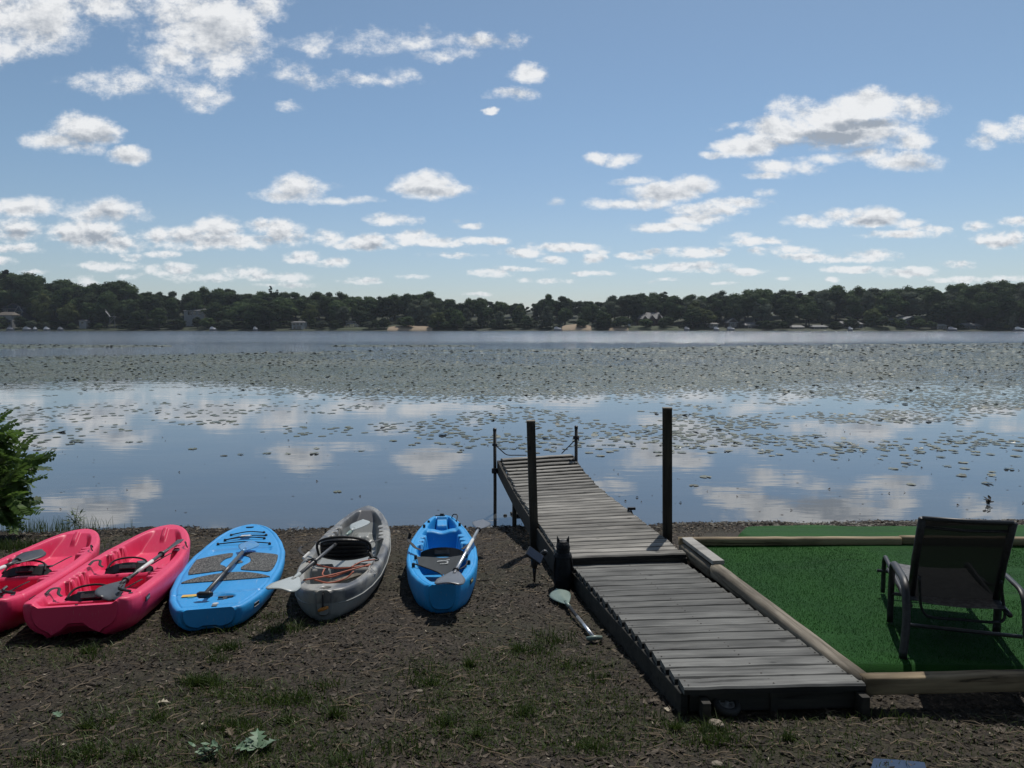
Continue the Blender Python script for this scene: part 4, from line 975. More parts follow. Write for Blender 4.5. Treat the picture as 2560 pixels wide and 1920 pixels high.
q0, q1 = Wz(2252, 1339, .81), Wz(2700, 1344, .80)
timber('timber along the far edge of the turf behind the lounge chair', q0, q1, .08, .078, 'timber', seg=16)
# turf
def turf(name, label, outline_fn, y0, y1, n=(150, 90)):
    nx, ny = n; V = []; 
    for j in range(ny):
        y = y0 + (y1 - y0) * j / (ny - 1); xa, xb = outline_fn(y)
        for i in range(nx):
            x = xa + (xb - xa) * i / (nx - 1)
            wr = .004 * max(0, math.sin(y * 9 + x * .9 + 1.5 * math.sin(x * 1.3))) ** 4 + .006 * math.sin(x * 2.1 + y)
            V.append((x, y, float(turfz(x, y)) + wr + (-.05 if i in (0, nx - 1) or j in (0, ny - 1) else 0)))
    return V, gridfaces(ny, nx)
t = NT('artificial_turf'); v = t.coord('World'); n1_ = t.noise(v, 230, 4, .7); n2_ = t.noise(v, 1.4, 4); n3 = t.noise(t.coord('World', (1.2, 9, 1)), 1.0, 3)
col = t.mix(t.rng(n1_, .35, .7), (.004, .030, .004), (.012, .092, .010)); col = t.mix(t.rng(n2_, .4, .7), col, (.012, .075, .006)); col = t.mix(t.math('MULTIPLY', t.rng(n3, .55, .7), .35), col, (.003, .024, .003))
t.put(t.p.inputs['Base Color'], col); t.p.inputs['Roughness'].default_value = .85; t.p.inputs['Specular IOR Level'].default_value = .2; t.bump(n1_, .006, 1)
M['turf'] = t.m
def xa_main(y): return (float(np.interp(y, [4.35, 6.95], [P0_.x + .04, P1_.x + .04])), 6.2)
V, Fc = turf('turf', '', xa_main, 4.36, 7.02)
tm = tag(link('artificial_turf', mesh_np('artificial_turf', V, Fc, M['turf'], True)), 'bright green artificial turf framed by the timbers', 'turf')
def xa_back(y): return (float(np.interp(y, [7.1, 8.2, 9.0, 9.45, 9.6], [2.3, 2.45, 2.75, 3.35, 4.1])), 8.5)
V, Fc = turf('turf', '', xa_back, 7.1, 9.5)
V = [(x, y + (.05 * math.sin(x * 2.2) + .02 * math.sin(x * 7)) * (y > 9), z) for x, y, z in V]
tag(link('artificial_turf', mesh_np('artificial_turf', V, Fc, M['turf'], True)), 'strip of green turf sloping to the shore beyond the far timber', 'turf')
def blades(n, sampler, hmin, hmax, w, lean, mat, name, label, cat='grass'):
    x, y, z = sampler(n); n = len(x)
    a = rng.random(n) * 6.283; h = rng.uniform(hmin, hmax, n); la = rng.random(n) * 6.283; ll = rng.uniform(0, lean, n) * h
    ca, sa = np.cos(a) * w, np.sin(a) * w; tx, ty = np.cos(la) * ll, np.sin(la) * ll
    V = np.stack([np.stack([x - ca, y - sa, z - .003], -1), np.stack([x + ca, y + sa, z - .003], -1),
                  np.stack([x + ca * .7 + tx * .4, y + sa * .7 + ty * .4, z + h * .6], -1), np.stack([x - ca * .7 + tx * .4, y - sa * .7 + ty * .4, z + h * .6], -1),
                  np.stack([x + tx, y + ty, z + h], -1)], 1).reshape(-1, 3)
    b_ = np.arange(n)[:, None] * 5
    Fc = np.concatenate([b_ + [0, 1, 2], b_ + [0, 2, 3], b_ + [3, 2, 4]])
    return tag(link(name, mesh_np(name, V, Fc, mat)), label, cat, kind='stuff')
M['turfblade'] = leafmat('turf_blades', (.005, .042, .004), (.013, .095, .010), .8, .1, .0, .1)
def samp_turf(n):
    y = rng.uniform(4.4, 7.0, n); x = rng.uniform(1.3, 6.0, n); xl = np.interp(y, [4.35, 6.95], [P0_.x + .08, P1_.x + .08]); k = (x > xl) & (x < y * .70 + .3)
    x, y = x[k], y[k]; return x, y, turfz(x, y) + .004
blades(110000, samp_turf, .004, .009, .0012, .8, M['turfblade'], 'turf_pile', 'short pile of the artificial turf inside the timbers', 'turf')

# ------------------------------------------------------------------ kayaks and board
def boat_frame(s, zs, b, zb, yoff=0.0, roll=0.0):
    S, B = Wz(*s, zs), Wz(*b, zb); d = (B - S); L = d.length; x = d.normalized(); y = Vector((0, 0, 1)).cross(x).normalized(); z = x.cross(y)
    mt = Matrix((x, y, z)).transposed().to_4x4(); mt.translation = S + y * yoff
    return mt @ Matrix.Rotation(roll, 4, 'X'), L
def hull_build(root, L, outx, outy, rimz, deckf, depthf, mat, matdeck=None, nx=260, ny=96, nh=26, edge=.035, pw=.62, keel=None, split_name='deck', zsplit=0.0):
    u = np.linspace(0, 1, nx); e = .5 - .5 * np.cos(np.pi * u); x = L * (.75 * u + .25 * e)
    hw = np.interp(x, outx, outy)
    k = np.ones(5) / 5; hs = np.convolve(np.pad(hw, 2, mode='edge'), k, 'valid'); hw = np.where((x > .03 * L) & (x < .97 * L), hs, hw)
    t_ = np.linspace(-1, 1, ny); X = x[:, None] + 0 * t_; Y = hw[:, None] * t_
    dist = np.minimum(hw[:, None] - np.abs(Y), np.minimum(X - x[0], x[-1] - X) + 1e-6)
    rz = rimz(x)[:, None]
    ed = np.clip(hw[:, None] - np.abs(Y), 0, edge); rnd = edge - np.sqrt(np.maximum(0, edge ** 2 - (edge - ed) ** 2))
    Z = rz + deckf(X, Y, hw[:, None]) - rnd * .8
    D = np.stack([X, Y, Z], -1)
    th = np.linspace(0, np.pi, nh + 2)[1:-1]
    dp = depthf(x)[:, None]; z0 = Z[:, :1]
    c, s_ = np.cos(th), np.sin(th)
    HY = hw[:, None] * np.sign(c) * np.abs(c) ** pw; HZ = z0 - dp * s_ ** .72
    if keel is not None: HZ = HZ + keel(X[:, :1] + 0 * th, HY, hw[:, None])
    Hh = np.stack([X[:, :1] + 0 * th, HY, HZ], -1)          # from +y to -y
    if matdeck is None:
        ring = np.concatenate([D, Hh], 1); m = ring.shape[1]; V = ring.reshape(-1, 3)
        i = np.arange(nx - 1)[:, None]; j = np.arange(m)[None, :]; j2 = (j + 1) % m
        Fc = np.stack([i * m + j, (i + 1) * m + j, (i + 1) * m + j2, i * m + j2], -1).reshape(-1, 4).tolist()
        for r_ in (0, nx - 1):                                # close the ends with a strip between deck edge and hull
            b0 = r_ * m; ids = list(range(ny)); hid = [b0] + list(range(b0 + m - 1, b0 + ny - 1, -1)) + [b0 + ny - 1]
            kk = np.linspace(0, ny - 1, len(hid)).astype(int)
            for a in range(len(hid) - 1):
                q = [hid[a], hid[a + 1]] + [b0 + z_ for z_ in range(kk[a + 1], kk[a] - 1, -1)]
                q2 = []
                for w in q:
                    if w not in q2: q2.append(w)
                if len(q2) > 2: Fc.append(tuple(q2 if r_ == 0 else q2[::-1]))
        me = mesh_np('hull', V, Fc, mat, True); ncap = len(Fc) - (nx - 1) * m; me.polygons.foreach_set('use_smooth', np.array([True] * (len(Fc) - ncap) + [False] * ncap)); return link('hull', me, root)
    return None
def strap(root, name, pts, mat='strap', r=.014, flat=.25, lbl=None):
    b = MB(); b.tube(smoothpath(pts, 6), r, 8, True, flat); o = b.build(name, M[mat], root, True)
    if lbl: o['label'] = lbl
    return o
def seat_back(root, x, z, w=.40, h=.14, tilt=35, mat='black', rings=0):
    b = MB(); n = 16; R_ = Matrix.Rotation(R(tilt), 3, 'Y')
    pf, pb = [], []
    for i in range(n + 1):
        a = math.pi * i / n; y = -math.cos(a) * w / 2; zz = h * (.55 + .45 * math.sin(a)) if 0 < i < n else h * .35
        cv = .05 * (y / (w / 2)) ** 2
        pf.append((cv, y, zz)); pb.append((cv, y, 0))
    V = []
    for dx in (0, .022):
        V += [R_ @ Vector((p[0] + dx, p[1], p[2])) + Vector((x, 0, z)) for p in pf]; V += [R_ @ Vector((p[0] + dx, p[1], p[2])) + Vector((x, 0, z)) for p in pb]
    m = n + 1; Fc = []
    for i in range(n):
        Fc += [(i, i + 1, m + i + 1, m + i), (2 * m + i, 3 * m + i, 3 * m + i + 1, 2 * m + i + 1), (i, 2 * m + i, 2 * m + i + 1, i + 1), (m + i, m + i + 1, 3 * m + i + 1, 3 * m + i)]
    Fc += [(0, m, 3 * m, 2 * m), (n, 2 * m + n, 3 * m + n, m + n)]
    b.add(V, Fc)
    for k in range(rings):
        f = (k + .6) / rings
        pts = [R_ @ Vector((p[0] - .006, p[1] * .94, p[2] * f)) + Vector((x, 0, z)) for p in pf[1:-1]]; b.tube(pts, .010, 6)
    o = b.build('seat_back', M[mat], root); 
    b = MB(); b.box(R_ @ Vector((-.012, 0, h * .4)) + Vector((x, 0, z)), (.02, w * .34, h * .36), R_); 
    b.box(R_ @ Vector((-.02, -w * .13, h * .4)) + Vector((x, 0, z)), (.02, w * .05, h * .45), R_); b.box(R_ @ Vector((-.02, w * .13, h * .4)) + Vector((x, 0, z)), (.02, w * .05, h * .45), R_)
    if not rings: b.build('back_bracket', M['shaft'], o)
    return o
def teeth(X, x0, x1, n):
    f = (X - x0) / (x1 - x0) * n; fr = f - np.floor(f); on = (X > x0) & (X < x1)
    return np.where(on, SS(0, .12, fr) * SS(1.0, .55, fr), 0)

# --- two pink-red tandem kayaks
def red_deck(X, Y, hw):
    rib = .055 * teeth(X, .72, 1.10, 4) + .05 * teeth(X, 1.62, 1.95, 3)
    wellw = hw - .075 - rib
    ay = np.abs(Y); wall = SS(0, .045, wellw - ay)
    prof = np.interp(X, [0, .06, .10, .235, .265, .56, .66, 1.115, 1.145, 1.42, 1.54, 2.2, 2.46], [0, 0, -.14, -.15, -.055, -.075, -.18, -.19, -.065, -.085, -.18, -.15, 0])
    z = prof * wall
    z = z - .035 * SS(.28, .23, ay) * SS(.12, .08, X)
    # moulded cups and seat hollows
    for sx in (.42, 1.30): z = z - .022 * SS(.15, .05, np.hypot((X - sx) / 1.1, Y / 1.5)) * wall
    z = z - .025 * SS(.055, .035, np.hypot(X - .86, (Y + .05) * .8)) * wall + .03 * SS(.16, .03, np.hypot(X - 1.0, Y * .8)) * wall
    z = z + .03 * SS(.03, .012, np.abs(Y)) * SS(2.3, 2.36, X) * SS(2.5, 2.44, X)
    z = z - .006 * SS(.010, .004, np.abs(X - .22)) * SS(0, .03, ay - wellw) - .006 * SS(.010, .004, np.abs(X - 1.85)) * SS(0, .03, ay - wellw)
    return z
def red_keel(X, Y, hw):
    a = np.abs(Y) / hw
    return .09 * SS(.5, .0, a) * SS(.5, .0, X) - .02 * SS(.1, .0, np.abs(a - .55)) 
def red_kayak(label, s, zs, b_, zb, yoff):
    mt, L = boat_frame(s, zs, b_, zb, yoff); L = 2.66
    r = empty('tandem_kayak', label, 'kayak', mtx=mt, group='pink red tandem kayaks')
    ox = [0, .012, .03, .06, .12, .3, .7, 1.0, 1.4, 1.8, 2.1, 2.3, 2.45, 2.55, 2.61, 2.645, 2.66]
    oy = [.275, .31, .335, .352, .366, .385, .402, .405, .398, .365, .31, .255, .20, .15, .105, .06, .01]
    rim = lambda x: -.035 * np.sin(np.pi * np.clip(x / L, 0, 1)) + .02 * SS(2.0, 2.6, x) + .012 * SS(.25, .0, x)
    dep = lambda x: np.interp(x, [0, .03, .3, 1.2, 1.9, 2.3, 2.55, 2.66], [.19, .22, .29, .30, .27, .21, .13, .05])
    hull_build(r, L, ox, oy, rim, red_deck, dep, M['red'], keel=red_keel)
    for x, z in ((.27, -.06), (1.16, -.07)):
        o = seat_back(r, x + .02, z - .015, .38, .085, 42)
        b = MB(); b.tube(smoothpath([(x + .05, -.15, z), (x + .12, -.12, z + .05), (x + .16, 0, z + .07), (x + .13, .13, z + .055), (x + .04, .17, z)], 5), .008, 6); b.build('seat_cord', M['strap'], r, True)
        strap(r, 'seat_strap', [(x + .03, .19, z + .03), (x + .08, .23, z + .04), (x + .15, .25, z + .06), (x + .12, .29, z + .065), (x + .04, .30, z + .05)], r=.011, flat=.2)
        strap(r, 'seat_strap', [(x + .03, -.19, z + .03), (x + .12, -.22, z + .04), (x + .15, -.28, z + .07), (x + .20, -.31, z + .08)], r=.011, flat=.2)
        b = MB(); b.box((x + .30, -.05, z - .02), (.16, .06, .02), Matrix.Rotation(.5, 3, 'Z')); b.box((x + .22, .0, z), (.02, .3, .012)); b.build('seat_pad_strap', M['darkblade'], r)
    b = MB(); b.lathe((.03, .0, -.055), [(.022, 0), (.018, .02), (.008, .035)], 10); b.build('drain_plug', M['black'], r)
    b = MB(); b.lathe((.20, -.24, .0 - .05), [(.05, 0), (.055, .012), (.03, .02)], 14); b.build('hatch_plug', M['black'], r)
    b = MB(); b.tube(smoothpath([(.33, -.27, -.03), (.30, -.20, .0), (.36, -.20, .015)], 4), .011, 6); b.lathe((.18, -.31, -.03), [(.018, 0), (.015, .03)], 8); b.build('buckle', M['black'], r)
    b = MB(); b.box((.30, -.3935, -.075), (.10, .006, .035)); p = b.build('badge', M['plate'], r)
    b = MB(); 
    for i in range(5): b.box((.27 + i * .016, -.397, -.075), (.007, .003, .014))
    b.build('badge_print', M['badge'], p)
    strap(r, 'side_handle', [(1.70, -.37, -.02), (1.74, -.345, .012), (1.80, -.33, .012), (1.84, -.33, -.015)], r=.006, flat=1)
    return r, mt
rk, rk_m = red_kayak('pink red tandem kayak, wholly in view, beside the blue paddle board', (173, 1508), .83, (414, 1319), .68, -.035)
rk2, rk2_m = red_kayak('pink red tandem kayak cut off by the left edge of the photo', (-122, 1512), .83, (199, 1333), .655, -.0)

# --- blue stand-up board
BH = .145
mt, L = boat_frame((511, 1522), .71, (622, 1321), .47, -.03); board_m = mt; L = 3.18
sup = empty('paddle_board', 'blue paddle board with speckled grey foot pads and a yellow sticker', 'paddle board', mtx=mt)
ox = [0, .01, .03, .06, .15, .35, .7, 1.2, 1.6, 2.0, 2.4, 2.7, 2.9, 3.02, 3.1, 3.15, 3.18]; oy = [.175, .205, .225, .24, .275, .335, .395, .435, .44, .425, .375, .305, .235, .175, .12, .07, .01]
def sup_deck(X, Y, hw):
    d = hw - np.abs(Y); inx = np.minimum(X - .04, 3.1 - X)
    z = -.010 * SS(.052, .040, d) * 0
    z = z - .007 * SS(.009, .003, np.abs(np.minimum(d, inx) - .05))
    rec = SS(.15, .13, np.hypot((X - .33) * 1.4, Y)); z = z - .020 * rec
    z = z - .02 * SS(.012, .0, np.abs(X - .33)) * SS(.075, .06, np.abs(Y + .09)) * 0
    z = z - .035 * SS(.055, .045, np.hypot(X - 1.56, Y + .02))
    z = z - .012 * SS(.02, .008, np.abs(X - .46 - .1 * np.abs(Y))) * (np.abs(Y) < .33)
    z = z - .018 * SS(.11, .07, np.abs(X - 2.12 + .25 * Y * Y)) * SS(.30, .26, np.abs(Y))
    z = z - .03 * SS(.035, .02, np.hypot(X - 3.0, Y * .8))
    z = z + .05 * SS(2.2, 3.1, X)
    return z
def sup_keel(X, Y, hw): return .03 * SS(.45, 0, np.abs(Y) / hw) * SS(.6, 0, X)
hull_build(sup, L, ox, oy, lambda x: -.02 * np.sin(np.pi * x / L), sup_deck, lambda x: np.interp(x, [0, .02, .2, 2.2, 2.9, 3.18], [.11, .14, .17, .18, .12, .04]), M['board_blue'], edge=.03, pw=.5, keel=sup_keel)
t = NT('speckled_foam_pad'); v = t.coord('Object', (1, 1.8, 1), rand=False); vo = t.n('ShaderNodeTexVoronoi'); t.l(v, vo.inputs['Vector']); vo.inputs['Scale'].default_value = 75
sc = t.n('ShaderNodeSeparateColor'); t.l(vo.outputs['Color'], sc.inputs[0]); col = t.mix(t.rng(sc.outputs[0], .35, .95), (.018, .02, .022), (.16, .16, .15)); t.put(t.p.inputs['Base Color'], col); t.p.inputs['Roughness'].default_value = .85; t.bump(vo.outputs['Distance'], .003, .6); M['pad'] = t.m
M['bluestripe'] = simple('deep_blue_line', (.01, .10, .30), .5)
def pad_poly(poly, name='foot_pad'):
    """thin pad following the deck: fan of strips cut from the outline"""
    P = smoothpath([(x, y, 0) for x, y in poly] + [(poly[0][0], poly[0][1], 0)], 4)[:-1]
    b = MB(); rim = lambda x: -.02 * math.sin(math.pi * x / L) + .05 * float(SS(2.2, 3.1, x))
    n = len(P); b.add([(p.x, p.y, rim(p.x) - .004) for p in P] + [(p.x, p.y, rim(p.x) + .007) for p in P], [(i, (i + 1) % n, n + (i + 1) % n, n + i) for i in range(n)] + [tuple(range(n, 2 * n))])
    return b.build(name, M['pad'], sup)
pad_poly([(1.17, .33), (1.35, .355), (1.72, .36), (1.78, .345), (1.88, .24), (1.95, .13), (1.95, .06), (1.80, .055), (1.72, .10), (1.52, .12), (1.40, .06), (1.27, .04), (1.24, .10), (1.20, .22)])
pad_poly([(1.95, -.05), (1.93, -.14), (1.84, -.28), (1.76, -.36), (1.68, -.375), (1.4, -.375), (1.10, -.345), (1.14, -.25), (1.20, -.14), (1.25, -.09), (1.36, -.09), (1.52, -.14), (1.72, -.12), (1.84, -.05)])
pad_poly([(.86, .33), (.90, .335), (1.02, .26), (1.12, .12), (1.15, -.02), (1.12, -.14), (1.02, -.26), (.92, -.335), (.87, -.33), (.86, 0)])
b = MB(); b.lathe((1.56, -.02, -.045), [(.05, 0), (.05, .033), (.042, .037), (.036, .02), (.034, .004)], 20); b.build('cup_ring', M['rim'], sup, True)
for i, (y0, y1, xx0, xx1) in enumerate([(.25, -.26, 2.38, 2.26), (.20, -.19, 2.52, 2.50), (.20, -.20, 2.50, 2.62), (.16, -.17, 2.70, 2.73)]):
    zz = .02 + .05 * float(SS(2.2, 3.1, (xx0 + xx1) / 2)); strap(sup, 'bungee_cord', [(xx0, y0, zz - .02), ((xx0 + xx1) / 2 + .02, (y0 + y1) / 2, zz - .005), (xx1, y1, zz - .02)], r=.006, flat=1)
for x, y in ((2.38, .25), (2.26, -.26), (2.52, .20), (2.5, -.19), (2.62, -.2), (2.70, .16), (2.73, -.17)):
    b = MB(); zz = .02 + .05 * float(SS(2.2, 3.1, x)); b.lathe((x, y, zz - .035), [(.014, 0), (.014, .018), (.006, .026)], 8); b.build('bungee_anchor', M['black'], sup)
b = MB(); b.box((3.0, 0, .022), (.035, .05, .03)); b.box((3.0, 0, .045), (.02, .08, .012)); b.build('nose_handle', M['black'], sup)
b = MB(); b.box((.41, .195, -.001), (.06, .115, .003)); b.build('yellow_sticker', M['yellow'], sup)
b = MB(); b.box((.366, .18, -.001), (.014, .045, .002)); b.build('green_sticker', M['green_sticker'], sup)
b = MB(); b.box((2.58, 0, .036), (.05, .09, .002)); b.box((2.55, .0, .036), (.012, .12, .002)); b.build('logo_print', M['white'], sup)
b = MB(); b.box((.33, -.075, -.012), (.03, .11, .012)); b.box((.285, -.075, -.011), (.09, .03, .012)); b.build('handle_slot', M['black'], sup)
b = MB(); b.lathe((.12, -.03, -.004), [(.022, 0), (.022, .006)], 12); b.build('logo_disc', M['badge'], sup)
b = MB(); b.box((.06, -.03, .0), (.045, .035, .014)); b.build('leash_plug', M['rim'], sup)
b = MB(); b.box((.25, -.3035, -.06), (.09, .006, .03), Matrix.Rotation(-.30, 3, 'Z')); p = b.build('badge', M['plate'], sup)
b = MB(); b.box((.25, -.3075, -.047), (.09, .003, .003), Matrix.Rotation(-.30, 3, 'Z')); b.box((.25, -.3075, -.073), (.09, .003, .003), Matrix.Rotation(-.30, 3, 'Z')); b.build('badge_print', M['badge'], p)

# --- grey kayak
mt, L = boat_frame((798, 1476), .76, (914, 1271), .565, -.03); grey_m = mt; L = 3.47
gk = empty('grey_kayak', 'mottled grey sit on top kayak with a red cord over its rear well', 'kayak', mtx=mt)
ox = [0, .01, .03, .07, .15, .3, .55, .9, 1.4, 1.9, 2.4, 2.8, 3.1, 3.28, 3.38, 3.44, 3.47]; oy = [.05, .085, .12, .16, .205, .262, .315, .355, .372, .368, .335, .275, .20, .135, .085, .045, .01]
def grey_deck(X, Y, hw):
    rib = .05 * teeth(X, 1.98, 2.62, 4)
    ay = np.abs(Y); wellw = hw - .07 - rib; wall = SS(0, .04, wellw - ay)
    prof = np.interp(X, [.22, .32, .93, .97, 1.17, 1.24, 1.72, 1.84, 2.9, 3.22], [0, -.17, -.19, -.05, -.05, -.11, -.12, -.22, -.22, 0])
    z = prof * wall
    z = z - .09 * SS(.10, .07, ay) * SS(.90, .96, X) * SS(1.22, 1.16, X)
    for yy in (-.12, -.04, .04, .12): z = z + .014 * SS(.02, .008, np.abs(Y - yy)) * (SS(.34, .4, X) * SS(.92, .88, X) + SS(1.9, 2.0, X) * SS(2.8, 2.7, X)) * wall
    z = z - .035 * SS(.05, .03, np.hypot((X - .09), Y - .0))
    z = z + .05 * SS(.13, .05, ay) * SS(2.72, 2.78, X) * SS(2.95, 2.9, X)
    for k in range(6): z = z - .010 * SS(.012, .004, np.abs(X - (1.95 + .12 * k))) * SS(.06, .02, hw - ay)
    return z
def grey_keel(X, Y, hw):
    a = np.abs(Y) / hw; sk = SS(.42, .30, a) * SS(.70, .20, X)
    return -.085 * sk * SS(.9, .3, X) * SS(0, .04, X)
mt2 = simple('grey_mottled_deck', (.27, .262, .24), .4, (.075, .078, .085), scale=1.6, detail=3)
t = NT('mottled_grey_polyethylene'); v = t.coord('Object', (1.0, 2.2, 1), rand=False); n = t.noise(v, 1.7, 4, .55, .8); n2 = t.noise(v, 14, 5, .7); sepn = t.n('ShaderNodeSeparateXYZ'); t.l(t.coord('Object', rand=False), sepn.inputs[0])
col = t.mix(t.rng(n, .44, .60), (.30, .292, .265), (.085, .088, .096)); hullc = t.rng(sepn.outputs[2], -.095, -.105); col = t.mix(hullc, col, (.235, .25, .245)); col = t.mix(t.math('MULTIPLY', t.rng(n2, .52, .75), .35), col, (.15, .13, .10))
t.put(t.p.inputs['Base Color'], col); t.p.inputs['Roughness'].default_value = .42; t.bump(t.noise(v, 70, 3), .0006, .6); M['greymix'] = t.m
hull_build(gk, L, ox, oy, lambda x: -.05 * np.sin(np.pi * x / L) + .03 * SS(2.6, 3.4, x), grey_deck, lambda x: np.interp(x, [0, .05, .4, 2.4, 3.1, 3.47], [.16, .21, .25, .31, .24, .08]), M['greymix'], keel=grey_keel, pw=.55)
b = MB(); u = np.linspace(.02, L - .01, 60); hwv = np.interp(u, ox, oy)
for sgn in (-1, 1): b.tube([(x, sgn * (h * .985 + .004), -.05 * math.sin(math.pi * x / L) + .03 * float(SS(2.6, 3.4, x)) - .105) for x, h in zip(u, hwv)], .005, 5)
b.build('seam', hm((.30, .31, .30)), gk, True)
seat_back(gk, 1.26, -.09, .44, .26, -32, 'black', rings=5)
b = MB(); b.tube(smoothpath([(1.27, -.23, -.07), (1.15, -.22, .10), (1.09, 0, .165), (1.15, .22, .11), (1.27, .23, -.07)], 5), .012, 6); b.build('seat_rim', M['strap'], gk, True)
strap(gk, 'seat_strap', [(1.20, -.21, .08), (1.42, -.27, .05), (1.60, -.30, .03), (1.75, -.30, -.01)], r=.017, flat=.14); strap(gk, 'seat_strap', [(1.18, .21, .08), (1.30, .27, .08), (1.36, .34, .06), (1.30, .40, .03)], r=.017, flat=.14)
strap(gk, 'seat_strap', [(1.36, .40, .03), (1.22, .40, .03), (1.14, .37, .02), (1.12, .33, .0)], r=.017, flat=.14)
strap(gk, 'seat_strap', [(1.20, -.20, .02), (1.12, -.25, .0), (1.08, -.27, -.03)], r=.011, flat=.2)
for y in (-.27, .27):
    b = MB(); b.tube(smoothpath([(1.00, y - .03, -.035), (1.05, y - .05, -.033), (1.12, y - .02, -.033), (1.10, y + .03, -.033), (1.03, y + .03, -.035)], 4), .009, 6); b.build('cup_rim', M['black'], gk, True)
for pts in ([(.88, .26, .0), (.72, .02, -.02), (.70, -.28, 0)], [(.30, .20, .0), (.52, .0, -.02), (.74, -.28, .0)], [(.90, -.30, .0), (.80, -.2, .01), (.70, -.12, -.01)], [(.70, .10, -.02), (.62, .10, -.05), (.60, .02, -.06), (.66, -.1, -.03)], [(.34, .12, -.01), (.42, .02, -.06), (.50, -.10, -.05), (.56, -.16, -.01)]):
    strap(gk, 'bungee_cord', pts, 'orange', .0065, 1)
b = MB(); b.bar((.42, .20, -.12), (.88, -.17, -.12), .07, .02, .004); b.build('loose_board', M['log'], gk)
b = MB(); b.tube(smoothpath([(.04, .0, -.005), (-.015, .0, -.03), (-.03, .0, -.09), (-.03, .0, -.125)], 4), .008, 6); b.build('toggle_cord', M['strap'], gk)
b = MB(); b.tube([(-.03, .035, -.145), (-.03, 0, -.132), (-.03, -.04, -.12)], [.010, .016, .010], 8); b.build('toggle', M['orange_plastic'], gk, True)
b = MB(); b.tube([(1.14, .30, .02), (1.02, .33, .0)], .012, 6); b.build('paddle_clip', M['white'], gk)
def emblem(root, o, ux, uy, s, mat):
    """shield with a sweep of letters, flat print"""
    b = MB(); o, ux, uy = Vector(o), Vector(ux).normalized(), Vector(uy).normalized(); n = ux.cross(uy)
    def seg(a, c, w): 
        p, q = o + ux * a[0] * s + uy * a[1] * s, o + ux * c[0] * s + uy * c[1] * s; b.bar(p, q, w * s, .003, .0005, up=n)
    for a, c in (((-1, .6), (-.4, -.7)), ((-.4, -.7), (-.1, .5)), ((-.1, .5), (-1, .6)), ((.1, -.4), (.1, .5)), ((.1, .5), (.45, .4)), ((.45, .4), (.2, .05)), ((.2, .05), (.55, -.4)), ((.7, -.4), (.75, .5)), ((.75, .5), (1, .5)), ((-.8, -.9), (1, -.7))): seg(a, c, .12)
    return b.build('logo_print', mat, root)
emblem(gk, (.62, -.305, -.028), (-1, .12, 0), (.05, -.45, -.65), .055, hm((.42, .42, .42))).location.y = -.004

# --- bright blue kayak
mt, L = boat_frame((1109, 1461), .75, (1107, 1290), .575, .01); blue_m = mt; L = 2.86
bk = empty('blue_kayak', 'bright blue sit on top kayak with a black mesh cover at the stern', 'kayak', mtx=mt)
ox = [0, .01, .03, .08, .2, .4, .7, 1.0, 1.4, 1.8, 2.2, 2.5, 2.7, 2.79, 2.84, 2.86]; oy = [.10, .125, .14, .16, .205, .255, .30, .322, .328, .31, .262, .205, .148, .11, .06, .01]
def blue_deck(X, Y, hw):
    rib = .055 * teeth(X, 1.52, 2.0, 3); ay = np.abs(Y)
    prof = np.interp(X, [.10, .20, .93, .97, 1.22, 1.34, 2.13, 2.20, 2.32, 2.36, 2.68, 2.76], [0, -.13, -.14, -.02, -.035, -.19, -.20, -.02, -.02, -.12, -.12, 0])
    rimw = np.interp(X, [0, .3, 1, 2.3, 2.8], [.07, .085, .085, .075, .05])
    wall = SS(0, .035, hw - rimw - rib - ay); z = prof * wall
    z = z - .022 * SS(.12, .0, ay) * SS(2.14, 2.2, X) * SS(2.4, 2.33, X)
    z = z + .10 * SS(.07, .05, ay) * SS(2.40, 2.47, X) * SS(2.75, 2.7, X)
    z = z - .006 * SS(.006, .002, np.abs(hw - ay - .035))
    for yy in (-.08, 0, .08): z = z + .012 * SS(.02, .008, np.abs(Y - yy)) * SS(1.4, 1.5, X) * SS(2.1, 2.0, X)
    return z
hull_build(bk, L, ox, oy, lambda x: -.03 * np.sin(np.pi * x / L) + .015 * SS(2.3, 2.8, x), blue_deck, lambda x: np.interp(x, [0, .03, .3, 2.0, 2.6, 2.86], [.17, .21, .28, .29, .21, .08]), M['blue'], pw=.58, edge=.03)
seat_back(bk, 1.06, -.035, .40, .085, 30)
strap(bk, 'seat_strap', [(1.08, .18, .02), (1.14, .24, .03), (1.24, .28, .045), (1.34, .31, .05), (1.50, .315, .05), (1.46, .30, .10)], r=.017, flat=.14)
strap(bk, 'seat_strap', [(1.08, -.18, .02), (1.16, -.23, .035), (1.26, -.27, .04), (1.42, -.31, .04), (1.60, -.33, .02)], r=.017, flat=.14)
b = MB(); b.lathe((1.36, 0, -.16), [(.075, 0), (.07, .05), (.03, .085)], 14); b.build('hatch_cover', M['black'], bk, True)
M['meshcover'] = simple('black_mesh_cover', (.008, .012, .015), .8, (.014, .02, .024), scale=4, stretch=(1, 6, 1))
b = MB(); V = []
rows = [(.92, .225, -.205), (.78, .215, -.20), (.62, .20, -.17), (.46, .10, -.12), (.30, .0, -.05)]
nn = 11
for x, yl_, yr_ in rows:
    for k in range(nn): f = k / (nn - 1); V.append((x + .012 * math.sin(f * 9 + x * 20), yl_ + (yr_ - yl_) * f, .004 - .014 * math.sin(math.pi * f)))
b.add(V, [(i * nn + k, i * nn + k + 1, (i + 1) * nn + k + 1, (i + 1) * nn + k) for i in range(len(rows) - 1) for k in range(nn - 1)]); cov = b.build('mesh_cover', M['meshcover'], bk, True)
b = MB(); P = [(.70 + .055 * math.sin(a), -.00 + .05 * math.cos(a), .0) for a in np.linspace(.5, 4.9, 14)]
